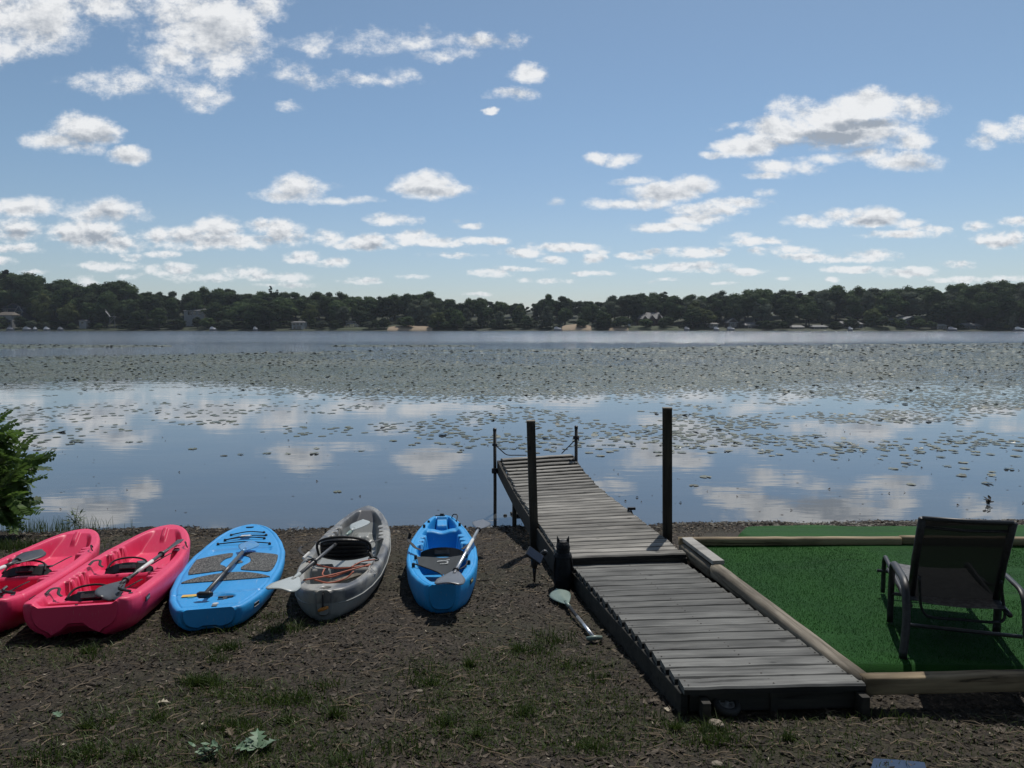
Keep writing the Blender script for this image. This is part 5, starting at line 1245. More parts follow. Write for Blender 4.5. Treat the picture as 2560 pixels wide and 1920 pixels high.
b.tube(P, .0055, 5, True, .4); b.tube([(.74, .035, 0), (.755, -.03, 0)], .006, 5, True, .4); b.tube([(.645, .02, 0), (.655, -.05, 0)], .005, 5, True, .4); b.tube([(.765, -.035, 0), (.785, -.065, 0)], .005, 5, True, .4); b.build('logo_print', hm((.5, .52, .52)), cov)
strap(bk, 'bungee_cord', [(.64, .235, .008), (.48, .12, .006), (.32, .02, .004), (.14, -.015, .004), (.06, -.01, .0)], r=.006, flat=1); strap(bk, 'bungee_cord', [(.68, -.215, .008), (.55, -.20, .006), (.42, -.14, .004), (.30, -.06, .004)], r=.006, flat=1)
for x, y in ((.64, .245), (.68, -.23), (.92, .235), (.92, -.215), (.07, 0), (2.30, .19), (2.52, .145), (2.34, -.19)):
    b = MB(); b.lathe((x, y, -.02), [(.014, 0), (.014, .03), (.007, .037)], 8); b.build('cord_anchor', M['black'], bk)
strap(bk, 'carry_loop', [(2.52, -.16, .0), (2.60, -.17, .05), (2.66, -.13, .05), (2.70, -.11, .01)], r=.006, flat=1)
b = MB(); b.box((2.80, .02, .012), (.03, .11, .02)); b.lathe((2.79, .0, .01), [(.03, 0), (.02, .03)], 8); b.build('bow_handle', M['black'], bk)
b = MB(); b.box((.30, -.2385, -.06), (.10, .006, .034), Matrix.Rotation(-.24, 3, 'Z')); p = b.build('badge', M['plate'], bk)
b = MB(); b.box((.30, -.2425, -.060), (.06, .003, .012), Matrix.Rotation(-.24, 3, 'Z')); b.build('badge_print', hm((.5, .45, .2)), p)

# ------------------------------------------------------------------ paddles
def blade_mesh(Lb=.42, W=.19, asym=.0, cup=.02, square=False):
    n, m = 16, 9; V = []
    for side in (0, 1):
        for i in range(n + 1):
            s = i / n
            if square: w = W / 2 * min(1, (.18 + 1.25 * s ** .8)) * (1 if s < .86 else math.sqrt(max(0, 1 - ((s - .86) / .16) ** 2)) * .6 + .4)
            else: w = W / 2 * (.10 + .90 * math.sin(min(1, s * 1.25 + .02) * math.pi / 2) ** 1.1) * math.sqrt(max(.02, 1 - max(0, (s - .62) / .385) ** 2.4))
            for k in range(m):
                y = (k / (m - 1) * 2 - 1); yy = y * w + asym * s * s * W
                rib = .008 * math.exp(-(y * 4.5) ** 2) * (1 - s * .85)
                z = cup * (s ** 2) * .6 - cup * .5 * y * y * s + (rib + .003 if side == 0 else -rib - .003)
                V.append((s * Lb, yy, z))
    T = (n + 1) * m; Fc = [(i * m + k, (i + 1) * m + k, (i + 1) * m + k + 1, i * m + k + 1) for i in range(n) for k in range(m - 1)]
    Fc += [tuple(T + q for q in f[::-1]) for f in Fc]
    for i in range(n): Fc += [(i * m, T + i * m, T + (i + 1) * m, (i + 1) * m), (i * m + m - 1, (i + 1) * m + m - 1, T + (i + 1) * m + m - 1, T + i * m + m - 1)]
    Fc += [tuple(range(m)) + tuple(range(T, T + m))[::-1], tuple(range(n * m, n * m + m))[::-1] + tuple(range(T + n * m, T + n * m + m))]
    return V, Fc
def paddle(label, p, q, blades, shaftmat, joint=None, r=.0145, rolls=(0, 0), ends='bb', drip=None, group=None, name='kayak_paddle'):
    """double paddle from tip p to tip q; blades = (material, length, width, square) per end"""
    d = (q - p); L = d.length; mt = frame_of(p, q); mt.translation = p
    o = empty(name, label, 'paddle', mtx=mt, group=group)
    l0 = blades[0][1] if blades[0] else 0; l1 = blades[1][1] if blades[1] else 0
    b = MB(); b.tube([(l0 - .06 if l0 else .02, 0, 0), (L - l1 + .06 if l1 else L - .02, 0, 0)], r, 12); b.build('shaft', M[shaftmat], o, True)
    for e, bl, x, sg in ((0, blades[0], l0, -1), (1, blades[1], L - l1, 1)):
        if not bl: continue
        V, Fc = blade_mesh(bl[1], bl[2], cup=.03, square=bl[3]); Rm = Matrix.Rotation(math.pi if sg < 0 else 0, 3, 'Z'); Rr = Matrix.Rotation(rolls[e], 3, 'X')
        b = MB(); b.add([Rr @ Rm @ Vector(v_) + Vector((x, 0, 0)) for v_ in V], Fc)
        if sg < 0: pass
        bo = b.build('blade', M[bl[0]], o, True)
        b = MB(); b.tube([(x - sg * .07, 0, 0), (x + sg * .10, 0, 0)], [r * 1.25, r * .9], 10); b.build('blade_neck', M[bl[0]], bo, True)
    if joint:
        a, c, mat = joint; b = MB(); b.tube([(L * a, 0, 0), (L * c, 0, 0)], r + .0012, 12); b.build('sleeve', M[mat], o, True)
    for f in (drip or ()):
        b = MB(); b.lathe((L * f - .012, 0, 0), [(r + .002, 0), (r + .014, .006), (r + .014, .014), (r + .002, .022)], 12, (1, 0, 0)); b.build('drip_ring', M['black'], o, True)
    return o
paddle('dark bladed paddle with a white mid shaft lying along the fully visible pink kayak', Wz(250, 1498, .80), Wz(447, 1354, .745), (('darkblade', .44, .17, False), ('darkblade', .40, .17, False)), 'shaft', (.40, .60, 'white'), rolls=(.5, -.5), drip=(.27, .73))
paddle('dark bladed paddle lying in the leftmost pink kayak', Wz(-135, 1478, .83), Wz(103, 1378, .78), (('darkblade', .44, .19, False), ('darkblade', .42, .19, False)), 'shaft', (.42, .57, 'white'), rolls=(.3, .15), drip=(.28, .72))
paddle('milky white bladed paddle lying across the grey kayak', Wz(697, 1478, .86), Wz(908, 1303, .74), (('milk', .37, .225, True), ('milk', .42, .20, False)), 'shaft', (.72, .80, 'sage'), rolls=(.1, -.1), drip=(.33, .68))
paddle('grey bladed paddle with a white mid shaft lying on the bright blue kayak', Wz(1120, 1463, .80), Wz(1207, 1303, .66), (('greyblade', .40, .225, True), ('greyblade', .40, .20, False)), 'alum', (.42, .63, 'white'), rolls=(0, .1), drip=(.17, .82))
M['blueblade'] = simple('scuffed_blue_blade', (.10, .28, .48), .22, (.05, .22, .50), scale=14)
p, q = Wz(511, 1487, .735), Wz(628, 1356, .58)
o = paddle('grey board paddle with a blue blade lying on the blue paddle board', p, q, (None, ('blueblade', .40, .20, False)), 'shaft', (.33, .62, 'shaft'), r=.017, rolls=(0, .05))
b = MB(); b.tube(smoothpath([(0, -.05, 0), (.004, -.04, 0), (.0, 0, 0), (.004, .04, 0), (0, .05, 0)], 4), [.010] + [.02] * 3 + [.026] * 9 + [.02] * 3 + [.010], 10); b.build('grip', M['black'], o, True)
# fallen paddle beside the ramp
p, q = gp(1392, 1477, .035), gp(1486, 1596, .03)
o = paddle('pale green bladed short paddle lying on the soil beside the boardwalk ramp', p, q, (('sage', .36, .175, False), None), 'black', (.60, .97, 'alum'), r=.013, rolls=(.15, 0), name='canoe_paddle')
LL_ = (q - p).length; b = MB(); b.tube([(LL_ - .005, -.055, 0), (LL_, 0, .004), (LL_ - .005, .055, 0)], [.013, .018, .013], 10); b.build('grip', M['sage'], o, True)
M['debris'] = leafmat('dark_debris', (.009, .0075, .006), (.044, .035, .026), .85, .05)

# ------------------------------------------------------------------ owl decoy
P = gp(1407, 1468); ow = empty('owl_decoy', 'black horned owl decoy standing against the pier corner, seen from behind', 'owl decoy', P)
b = MB(); n, V = 24, []
prof = [(0, .070, .078), (.03, .078, .085), (.10, .080, .09), (.18, .078, .088), (.25, .076, .083), (.285, .074, .076), (.30, .066, .066), (.312, .058, .06), (.33, .058, .062), (.355, .060, .066), (.385, .054, .058), (.405, .040, .042), (.414, .018, .02)]
prof2 = []
for i in range(len(prof) - 1):
    for j in range(4):
        t_ = j / 4; prof2.append(tuple(prof[i][k] * (1 - t_) + prof[i + 1][k] * t_ for k in range(3)))
prof2.append(prof[-1])
for h, rx, ry in prof2:
    for k in range(n):
        a = 2 * math.pi * k / n; f = 1 + .045 * math.sin(k * 5.3 + h * 150) * math.sin(h * 90 + k) + (.07 if .27 < h < .305 and k % 2 else 0)
        V.append((rx * f * math.cos(a), ry * f * math.sin(a), h * 1.0))
m = len(prof2); b.add(V, [(i * n + k, i * n + (k + 1) % n, (i + 1) * n + (k + 1) % n, (i + 1) * n + k) for i in range(m - 1) for k in range(n)] + [tuple(range(n))[::-1], tuple(range((m - 1) * n, m * n))])
b.build('body', M['owl'], ow, True)
for s in (-1, 1):
    b = MB(); b.tube([(s * .036, 0, .385), (s * .042, .0, .415), (s * .050, .005, .450)], [.016, .013, .002], 7); b.build('ear_tuft', M['owl'], ow, True)
for s in (-1, 1):
    b = MB(); V = []
    for i in range(9):
        f = i / 8; V += [(s * (.070 + .012 * math.sin(f * 3.1)), -.05 + .02 * f, .27 - .22 * f), (s * (.078 + .010 * math.sin(f * 3.1)), .03, .27 - .22 * f)]
    b.add(V, [(2 * i, 2 * i + 1, 2 * i + 3, 2 * i + 2) for i in range(8)]); b.build('wing', M['owl'], ow, True)
b = MB(); b.box((0, -.07, .04), (.09, .03, .09)); b.build('tail', M['owl'], ow)

# ------------------------------------------------------------------ solar spotlight
P = gp(1336, 1456); so_ = empty('solar_spotlight', 'black solar spotlight on a ground stake below the leaning post', 'garden light', P)
b = MB(); b.tube([(0, 0, -.05), (0, 0, .08), (0, 0, .16)], [.004, .014, .02], 8); b.build('stake', M['black'], so_, True)
b = MB(); b.lathe((0, 0, .13), [(.022, 0), (.03, .03), (.034, .08), (.02, .11)], 12); b.build('lamp_body', M['black'], so_, True)
Rm = Matrix.Rotation(R(36), 3, 'Y') @ Matrix.Rotation(R(38), 3, 'X')
b = MB(); b.box((0, -.01, .245), (.155, .10, .018), Rm); pn = b.build('solar_panel', M['black'], so_)
b = MB(); b.box(Vector((0, -.01, .245)) + Rm @ Vector((0, 0, .0105)), (.145, .088, .003), Rm); b.build('panel_cells', M['panel'], pn)
b = MB(); b.lathe((.055, .05, .225), [(.022, 0), (.026, .05), (.022, .065)], 12, (.8, .4, .5)); b.build('lamp_head', M['black'], so_, True)
b = MB(); b.lathe(Vector((.055, .05, .225)) + Vector((.8, .4, .5)).normalized() * .064, [(.021, 0), (.012, .006)], 12, (.8, .4, .5)); b.build('lens', M['alum'], so_, True)

# ------------------------------------------------------------------ lounge chair
t = NT('dark_sling_fabric'); v = t.coord('Object', (1, 1, 1)); br = t.n('ShaderNodeTexWave'); br.inputs['Scale'].default_value = 60; t.l(v, br.inputs['Vector'])
t.put(t.p.inputs['Base Color'], t.mix(br.outputs['Fac'], (.022, .021, .020), (.032, .030, .028))); t.p.inputs['Roughness'].default_value = .8
tr = t.n('ShaderNodeBsdfTransparent'); mx = t.n('ShaderNodeMixShader'); mx.inputs[0].default_value = .035; t.l(t.p.outputs[0], mx.inputs[1]); t.l(tr.outputs[0], mx.inputs[2]); t.l(mx.outputs[0], t.out.inputs[0]); M['sling'] = t.m
t = NT('grey_patterned_seat'); v = t.coord('Object'); n1_ = t.noise(v, 28, 4, .7); t.put(t.p.inputs['Base Color'], t.mix(t.rng(n1_, .42, .6), (.03, .03, .033), (.10, .098, .10))); t.p.inputs['Roughness'].default_value = .6; M['seatsling'] = t.m
TZ = .75
def chair_pt(px, py, Y): return Dy(px, py, Y)
C_, B_, A_ = Wz(2266, 1648, TZ), Wz(2216, 1552, TZ), Wz(2191, 1480, TZ); D_, E_ = Wz(2557, 1667, TZ), Wz(2475, 1582, TZ)
ch = empty('lounge_chair', 'dark framed patio lounge chair with its back to the camera', 'chair', (C_ + D_) / 2); o0 = ch.location.copy()
axv = (B_ - C_); axv.z = 0; ax = ((A_ - C_) * 1.0); ax.z = 0; ax.normalize(); rt = Vector((ax.y, -ax.x, 0))
def cp_(u, w, h): return ax * u + rt * w + Vector((0, 0, h)) + (C_ - o0)
Wd = .63; LC = (A_ - C_).length
for w, sgn in ((0, -1), (Wd, 1)):
    b = MB(); b.tube(smoothpath([cp_(0, w + sgn * .02, 0), cp_(.05, w, .22), cp_(.10, w, .37), cp_(.17, w, .425), cp_(.32, w, .43), cp_(.52, w, .425), cp_(.58, w, .40), cp_(.60, w, .30), cp_(.61, w, .0)], 6), .024, 8, True, .6); b.build('arm_frame', M['chair'], ch, True)
    b = MB(); b.tube(smoothpath([cp_(.20, w - sgn * .045, .265), cp_(.6, w - sgn * .045, .26), cp_(LC - .12, w - sgn * .045, .285), cp_(LC - .04, w - sgn * .045, .275), cp_(LC, w - sgn * .045, .22), cp_(LC + .01, w - sgn * .045, 0)], 6), .016, 8); b.build('seat_rail', M['chair'], ch, True)
    b = MB(); b.tube(smoothpath([cp_(.60, w, .33), cp_(.75, w - sgn * .02, .28), cp_(.95, w - sgn * .03, .265)], 5), .011, 6); b.build('arm_brace', M['chair'], ch, True)
for u, h in ((.12, .17), (.60, .20), (LC, .165)):
    b = MB(); b.tube([cp_(u, .0, h), cp_(u, Wd, h)], .012, 6); b.build('crossbar', M['chair'], ch, True)
# seat sling
V = []; nu, nw = 14, 9
for i in range(nu):
    u = .27 + (LC - .34) * i / (nu - 1)
    for k in range(nw): f = k / (nw - 1); V.append(cp_(u, .045 + (Wd - .09) * f, .268 - .020 * math.sin(math.pi * f) + .012 * math.sin(u * 5)))
b = MB(); b.add(V, [(i * nw + k, i * nw + k + 1, (i + 1) * nw + k + 1, (i + 1) * nw + k) for i in range(nu - 1) for k in range(nw - 1)]); b.build('seat_sling', M['seatsling'], ch, True)
# back: hinge low, top towards the camera
hl, hr = Dy(2277, 1494, 4.82) - o0, Dy(2490, 1506, 4.74) - o0; tl, tr_ = Dy(2306, 1296, 4.50) - o0, Dy(2534, 1308, 4.42) - o0
for a, c in ((hl, tl), (hr, tr_)):
    b = MB(); b.tube([a - (c - a) * .02, a.lerp(c, .5) + Vector((0, .012, 0)), c], .023, 8, True, .7); b.build('back_rail', M['chair'], ch, True)
b = MB(); b.tube([tl, tl.lerp(tr_, .5) - Vector((0, 0, .004)), tr_], .015, 8); b.build('back_top_bar', M['chair'], ch, True)
b = MB(); b.tube([tl.lerp(hl, .1), tl.lerp(tr_, .5).lerp(hl.lerp(hr, .5), .12), tr_.lerp(hr, .1)], .010, 6); b.build('back_seam', M['chair'], ch, True)
V = []
for i in range(12):
    f = i / 11
    for k in range(9):
        g_ = k / 8; p = tl.lerp(tr_, g_).lerp(hl.lerp(hr, g_), f * 1.0); p = p + Vector((0, .022 * math.sin(math.pi * g_), -.02 * math.sin(math.pi * g_) * f * 1.0)); V.append(p)
b = MB(); b.add(V, [(i * 9 + k, i * 9 + k + 1, (i + 1) * 9 + k + 1, (i + 1) * 9 + k) for i in range(11) for k in range(8)]); b.build('back_sling', M['sling'], ch, True)
u0, u1 = Dy(2298, 1440, 4.66) - o0, Dy(2502, 1452, 4.58) - o0
b = MB(); b.tube(smoothpath([u0, Dy(2301, 1505, 4.7) - o0, Dy(2309, 1530, 4.7) - o0, Dy(2328, 1543, 4.7) - o0, Dy(2400, 1549, 4.66) - o0, Dy(2485, 1556, 4.62) - o0, Dy(2508, 1550, 4.62) - o0, Dy(2512, 1530, 4.62) - o0, Dy(2506, 1490, 4.62) - o0, u1], 5), .009, 6); b.build('prop_bar', M['chair'], ch, True)
c2 = copy_tree(ch); c2.location = o0 + Vector((1.13, .02, 0)); c2['label'] = 'second lounge chair, only its front corner showing at the right edge'

# ------------------------------------------------------------------ things by the ramp
P = Wz(1815, 1762, .70); w_ = empty('small_wheel', 'small grey wheel lying in the dark under the ramp front', 'wheel', P); w_.rotation_euler = (R(18), R(8), 0)
b = MB(); b.lathe((0, 0, -.025), [(.062, .002), (.075, .01), (.078, .025), (.075, .04), (.062, .048), (.045, .044), (.045, .006)], 24); b.build('tyre', M['rubber'], w_, True)
b = MB(); b.lathe((0, 0, -.008), [(.048, 0), (.05, .02), (.035, .022), (.03, .010), (.012, .010), (.010, .03)], 20); b.build('rim', M['rim'], w_, True)
b = MB(); b.tube([(-.045, -.01, .012), (.04, .01, .014)], .003, 5); b.build('spoke', M['rim'], w_)
def rock(px, py, sx, sy, sz, label, mat='rock', seed=0):
    rs = np.random.default_rng(seed); V = IC2 * [sx, sy, sz]; V = V * (1 + .22 * (fbm(IC2[:, 0] * 2 + seed + 10, IC2[:, 1] * 2 + IC2[:, 2] * 2 + 10, 3) - .5)[:, None] * 2)
    V = np.where(np.abs(V) > np.array([sx, sy, sz]) * .86, np.sign(V) * np.array([sx, sy, sz]) * .86, V)
    o = link('rock', mesh_np('rock', V, IF2, M[mat], False)); p = gp(px, py, sz * .45); o.location = p; o.rotation_euler.z = rs.uniform(-.4, .4); return tag(o, label, 'rock')
rock(1791, 1813, .048, .04, .030, 'pale angular rock lying just in front of the ramp wheel', seed=3)
rock(1792, 1910, .030, .024, .012, 'flat pale stone at the bottom edge below the ramp', seed=5)
rock(1048, 1728, .024, .018, .009, 'small rounded stone in the sparse grass at the centre', seed=6)
rock(842, 1784, .020, .016, .008, 'small rounded stone left of the centre grass', seed=7)
rock(423, 1670, .016, .012, .007, 'tiny grey pebble between the twigs at the left', seed=8)
rock(1528, 1917, .016, .012, .008, 'round pale pebble at the bottom edge', seed=9)
# blue tarp scrap at the bottom right
M['tarp'] = simple('blue_woven_tarp', (.008, .028, .075), .85, (.014, .045, .10), scale=60, stretch=(1, 5, 1))
a_, b2, c_, d_ = gp(2185, 1897, .01), gp(2308, 1906, .01), gp(2335, 1960, .012), gp(2170, 1950, .012); V = []
for i in range(9):
    for k in range(9):
        p = a_.lerp(b2, i / 8).lerp(d_.lerp(c_, i / 8), k / 8); V.append((p.x, p.y, float(gz(p.x, p.y, False)) + .012 + .012 * math.sin(i * 1.7 + k) * math.sin(k * 1.1)))
b = MB(); b.add(V, [(i * 9 + k, i * 9 + k + 1, (i + 1) * 9 + k + 1, (i + 1) * 9 + k) for i in range(8) for k in range(8)]); tag(b.build('tarp_scrap', M['tarp'], None, True), 'scrap of blue woven tarp half buried at the bottom right edge', 'tarp')

# ------------------------------------------------------------------ plants
def stemplant(name, label, P, stems, mat, leaf=(.045, .018), cat='plant', stemmat='twig'):
    r = empty(name, label, cat, P)
    for pts, nl in stems:
        b = MB(); sp_ = smoothpath(pts, 5); b.tube(sp_, [.005 * (1 - .7 * i / len(sp_)) for i in range(len(sp_))], 5); b.build('stem', M[stemmat], r)
        b = MB()
        for i in range(nl):
            q = sp_[int(len(sp_) * (.25 + .75 * i / nl)) - 1] if nl > 1 else sp_[-1]; a = random.random() * 6.28; up = random.uniform(-.2, .8)
            d = Vector((math.cos(a), math.sin(a) * .7, up)).normalized(); s = d.cross(Vector((0, 0, 1))).normalized(); l, w = leaf[0] * random.uniform(.7, 1.2), leaf[1]
            up2 = s.cross(d)
            b.add([q, q + d * l * .45 + s * w, q + d * l * .8 + s * w * .6, q + d * l, q + d * l * .8 - s * w * .6, q + d * l * .45 - s * w, q + d * l * .5 - up2 * .006], [(0, 1, 6), (1, 2, 6), (2, 3, 6), (3, 4, 6), (4, 5, 6), (5, 0, 6)])
        tag(b.build('leaves', M[mat], r), kind='stuff')
    return r
M['palegreen'] = leafmat('pale_sapling_leaf', (.07, .11, .05), (.13, .18, .09), .5, .3)
rr_ = lambda a: random.uniform(-a, a)
P = gp(190, 1318)
stemplant('sapling', 'small leafy sapling on the shore above the fully visible pink kayak', P, [([(0, 0, -.02), (dx * .3, 0, h * .5), (dx, rr_(.05), h)], 8) for dx, h in ((-.12, .20), (-.05, .28), (.03, .30), (.10, .26), (.17, .20), (-.17, .12))], 'palegreen', (.07, .017))
P = gp(691, 1309); stemplant('shore_weed', 'small yellow green weed at the waterline between board and grey kayak', P, [([(0, 0, 0), (dx, 0, .05), (dx * 1.6, 0, .085)], 5) for dx in (-.05, 0, .05)], 'palegreen', (.06, .02))
P = Wz(2470, 1262, 0); stemplant('water_plant', 'dark upright water plant near the right shore', P, [([(0, 0, -.05), (dx, 0, .05), (dx * 1.4, 0, .10)], 6) for dx in (-.03, .0, .03)], 'debris', (.07, .03))
# compound-leaf bush at the left edge
def frond(L, n, seed):
    rs = random.Random(seed); b = MB(); pts = [(L * i / 8, 0, -.16 * L * (i / 8) ** 2) for i in range(9)]; V = []
    b.tube(pts, [.0025] * 8 + [.001], 4)
    for i in range(n):
        f = .12 + .88 * i / (n - 1); x = L * f; z = -.16 * L * f * f
        for s in (-1, 1):
            l = .075 * (1.1 - .5 * abs(f - .45)) * rs.uniform(.85, 1.15); w = l * .30; dx = .45 + rs.uniform(-.1, .1)
            d = Vector((dx, s, -.25 + rs.uniform(-.25, .15))).normalized(); sd_ = d.cross(Vector((0, 0, 1))).normalized(); q = Vector((x, 0, z)); 
            b.add([q, q + d * l * .35 + sd_ * w, q + d * l * .75 + sd_ * w * .8, q + d * l, q + d * l * .75 - sd_ * w * .8, q + d * l * .35 - sd_ * w], [(0, 1, 2, 3), (0, 3, 4, 5)])
    return b.mesh('leaf_frond', M['bushleaf'])
FR = [frond(.30, 9, 1), frond(.36, 10, 2), frond(.25, 7, 3), frond(.32, 9, 4)]
P = gp(-40, 1345); P = Vector((P.x - .25, P.y, P.z)); bush = empty('leafy_bush', 'dark green bush with feathery compound leaves at the left edge', 'bush', P)
branches = []
top = Dy(0, 1105, P.y)
for i in range(15):
    a = random.uniform(-.5, 1.0); h = .30 + (top.z - P.z - .25) * (i / 14) ; rch = random.uniform(.45, .9) * (1.0 - .45 * (i / 14))
    tip = Vector((rch * math.cos(a * 1.1) + .15, rch * math.sin(a) * .9 - .1, h + .1)); b = MB(); pts = smoothpath([(0, 0, -.05), (tip.x * .25, tip.y * .2, h * .6), (tip.x * .6, tip.y * .6, h * .98), tip], 6)
    b.tube(pts, [.014 * (1 - .8 * k / len(pts)) for k in range(len(pts))], 6); b.build('branch', M['twig'], bush); branches.append(pts)
for pts in branches:
    for j in range(12):
        q = pts[int(len(pts) * random.uniform(.35, .999))]; o = link('leaf_frond', random.choice(FR), bush); o.location = q + Vector((rr_(.03), rr_(.03), rr_(.03)))
        dirx = random.gauss(0, 1.0); o.rotation_euler = (rr_(1.1), random.uniform(-.9, .45), dirx); o.scale = (1.1,) * 3
# grasses standing at the left shore and single weeds
def samp_patch(cx, cy, sx, sy):
    def f(n):
        x = rng.normal(cx, sx, n); y = rng.normal(cy, sy, n); return x, y, gz(x, y)
    return f
q = gp(115, 1330); blades(420, samp_patch(q.x, q.y, .42, .14), .06, .24, .0035, .55, M['grass'], 'shore_grass', 'tall thin grass tufts on the shore between bush and sapling', 'grass')
q = gp(60, 1370); blades(1500, samp_patch(q.x - .2, q.y, .5, .22), .03, .12, .004, .8, M['grass'], 'shore_grass', 'short weeds behind the leftmost pink kayak', 'grass')

# ------------------------------------------------------------------ sparse lawn, litter, twigs
def grass_mask(x, y):
    g_ = fbm(x * 1.0 + 21, y * 1.5 + 13, 4, .55); px = 1280 + x / np.maximum(y, .5) * F
    band = np.maximum(1.0 * SS(5.7, 4.6, y), .45 * SS(6.6, 5.3, y)) * np.interp(px, [0, 300, 500, 900, 1500, 1700, 2560], [.5, .6, .9, 1.1, .9, .5, .15])
    return SS(.45, .62, g_) * band + .06 * band
def samp_lawn(n):
    y = rng.uniform(3.1, 6.6, n); x = rng.uniform(-1, 1, n) * (y * .70 + .2); k = (rng.random(n) < grass_mask(x, y))
    xr = np.interp(y, [3.9, 6.6], [.80, .45]); k &= ~((x > xr) & (y > 3.95)); x, y = x[k], y[k]; return x, y, gz(x, y)
blades(105000, samp_lawn, .008, .040, .0022, 2.2, M['grass'], 'sparse_grass', 'sparse short grass growing in patches on the bare soil', 'grass')
def tufts(n):
    y = rng.uniform(3.3, 6.0, 130); x = rng.uniform(-1, 1, 130) * (y * .68); k = (rng.random(130) < grass_mask(x, y) * 1.6) & ~((x > .6) & (y > 3.95)); cx, cy = x[k], y[k]
    cx = np.append(cx, [gp(1300, 1628).x, gp(1385, 1588).x, gp(1050, 1770).x, gp(1640, 1800).x]); cy = np.append(cy, [gp(1300, 1628).y, gp(1385, 1588).y, gp(1050, 1770).y, gp(1640, 1800).y])
    i = (len(cx) * rng.random(n) ** 1.8).astype(int); sg_ = rng.uniform(.015, .09, len(cx)); x = cx[i] + rng.normal(0, 1, n) * sg_[i]; y = cy[i] + rng.normal(0, .6, n) * sg_[i]; return x, y, gz(x, y)
blades(4200, tufts, .025, .075, .0032, 1.5, M['grass'], 'grass_tufts', 'broader tufts of grass rising from the bare soil', 'grass')
def litter(n, lo, hi, mat, name, label, ymin=3.1, ymax=10.3, dens=lambda x, y: 1.0, lift=.004, asp=.5):
    y = rng.uniform(ymin, ymax, n); x = rng.uniform(-1, 1, n) * (y * .70 + .2); k = rng.random(n) < dens(x, y)
    k &= ~((y > 4.3) & (y < 9.4) & (x > np.interp(y, [4.3, 7, 9.4], [2.0, 1.5, 2.4])))
    x, y = x[k], y[k]; n = len(x); z = gz(x, y) + lift; a = rng.random(n) * 6.283; s = rng.uniform(lo, hi, n); w = s * rng.uniform(asp * .5, asp, n); c_, s_ = np.cos(a), np.sin(a)
    t1 = rng.normal(0, .25, n) * s; t2 = rng.normal(0, .5, n) * w; cu = rng.uniform(0, .35, n) * s
    def pt(u, v_, dz): return np.stack([x + c_ * u - s_ * v_, y + s_ * u + c_ * v_, z + dz], -1)
    V = np.stack([pt(-s, 0, np.maximum(t1, 0) + cu), pt(-s * .1, -w, np.maximum(t2, -.002)), pt(s, 0, np.maximum(-t1, 0) + cu), pt(s * .1, w, np.maximum(-t2, -.002)), pt(0, 0, 0 * s)], 1).reshape(-1, 3)
    b_ = np.arange(n)[:, None] * 5; Fc = np.concatenate([b_ + [0, 1, 4], b_ + [1, 2, 4], b_ + [2, 3, 4], b_ + [3, 0, 4]])
    return tag(link(name, mesh_np(name, V, Fc, mat)), label, 'litter', kind='stuff')
shore_d = lambda x, y: np.clip(.25 + .75 * SS(8.6, 9.9, y), 0, 1)
litter(52000, .006, .022, M['debris'], 'leaf_litter', 'dark crumbs of leaf and bark scattered over the soil', asp=.6)
litter(13000, .010, .032, M['deadleaf'], 'dry_leaf_litter', 'dry brown leaf fragments scattered over the soil', asp=.45, dens=lambda x, y: .35 + .65 * SS(.4, .6, fbm(x * 1.3, y * 1.3, 3)))
litter(900, .006, .016, M['paleleaf'], 'pale_leaf_scraps', 'bleached leaf scraps on the soil', asp=.35)
litter(16000, .012, .035, M['debris'], 'shore_wrack', 'wet dark wrack of leaves along the waterline', ymin=9.3, ymax=10.7, asp=.6, lift=.008, dens=lambda x, y: SS(.9, .2, np.abs(y - 10.15 - shore_shift(x))) )
litter(2600, .01, .028, M['deadleaf'], 'shore_leaf_litter', 'dry leaves caught along the waterline', ymin=9.0, ymax=10.6, asp=.55, lift=.012)
def pebbles(n):
    y = rng.uniform(9.3, 10.9, n); x = rng.uniform(-7.5, 8, n); k = rng.random(n) < (SS(1.6, 3.2, x) * .9 + .12) * SS(.8, .1, np.abs(y - 10.2 - shore_shift(x))); x, y = x[k], y[k]; n = len(x); s = rng.uniform(.010, .034, (n, 1, 1)); z = gz(x, y)
    V = IC1[None] * s * np.array([1.3, .9, .5]) + np.stack([x, y, z + .004], -1)[:, None, :]; Fc = (np.array(IF1)[None] + np.arange(n)[:, None, None] * len(IC1)).reshape(-1, 3)
    return tag(link('shore_gravel', mesh_np('shore_gravel', V.reshape(-1, 3), Fc, M['gravel'])), 'grey gravel and shells along the waterline', 'gravel', kind='stuff')
M['gravel'] = leafmat('grey_gravel', (.06, .058, .052), (.24, .225, .2), .8, .0)
pebbles(5200)
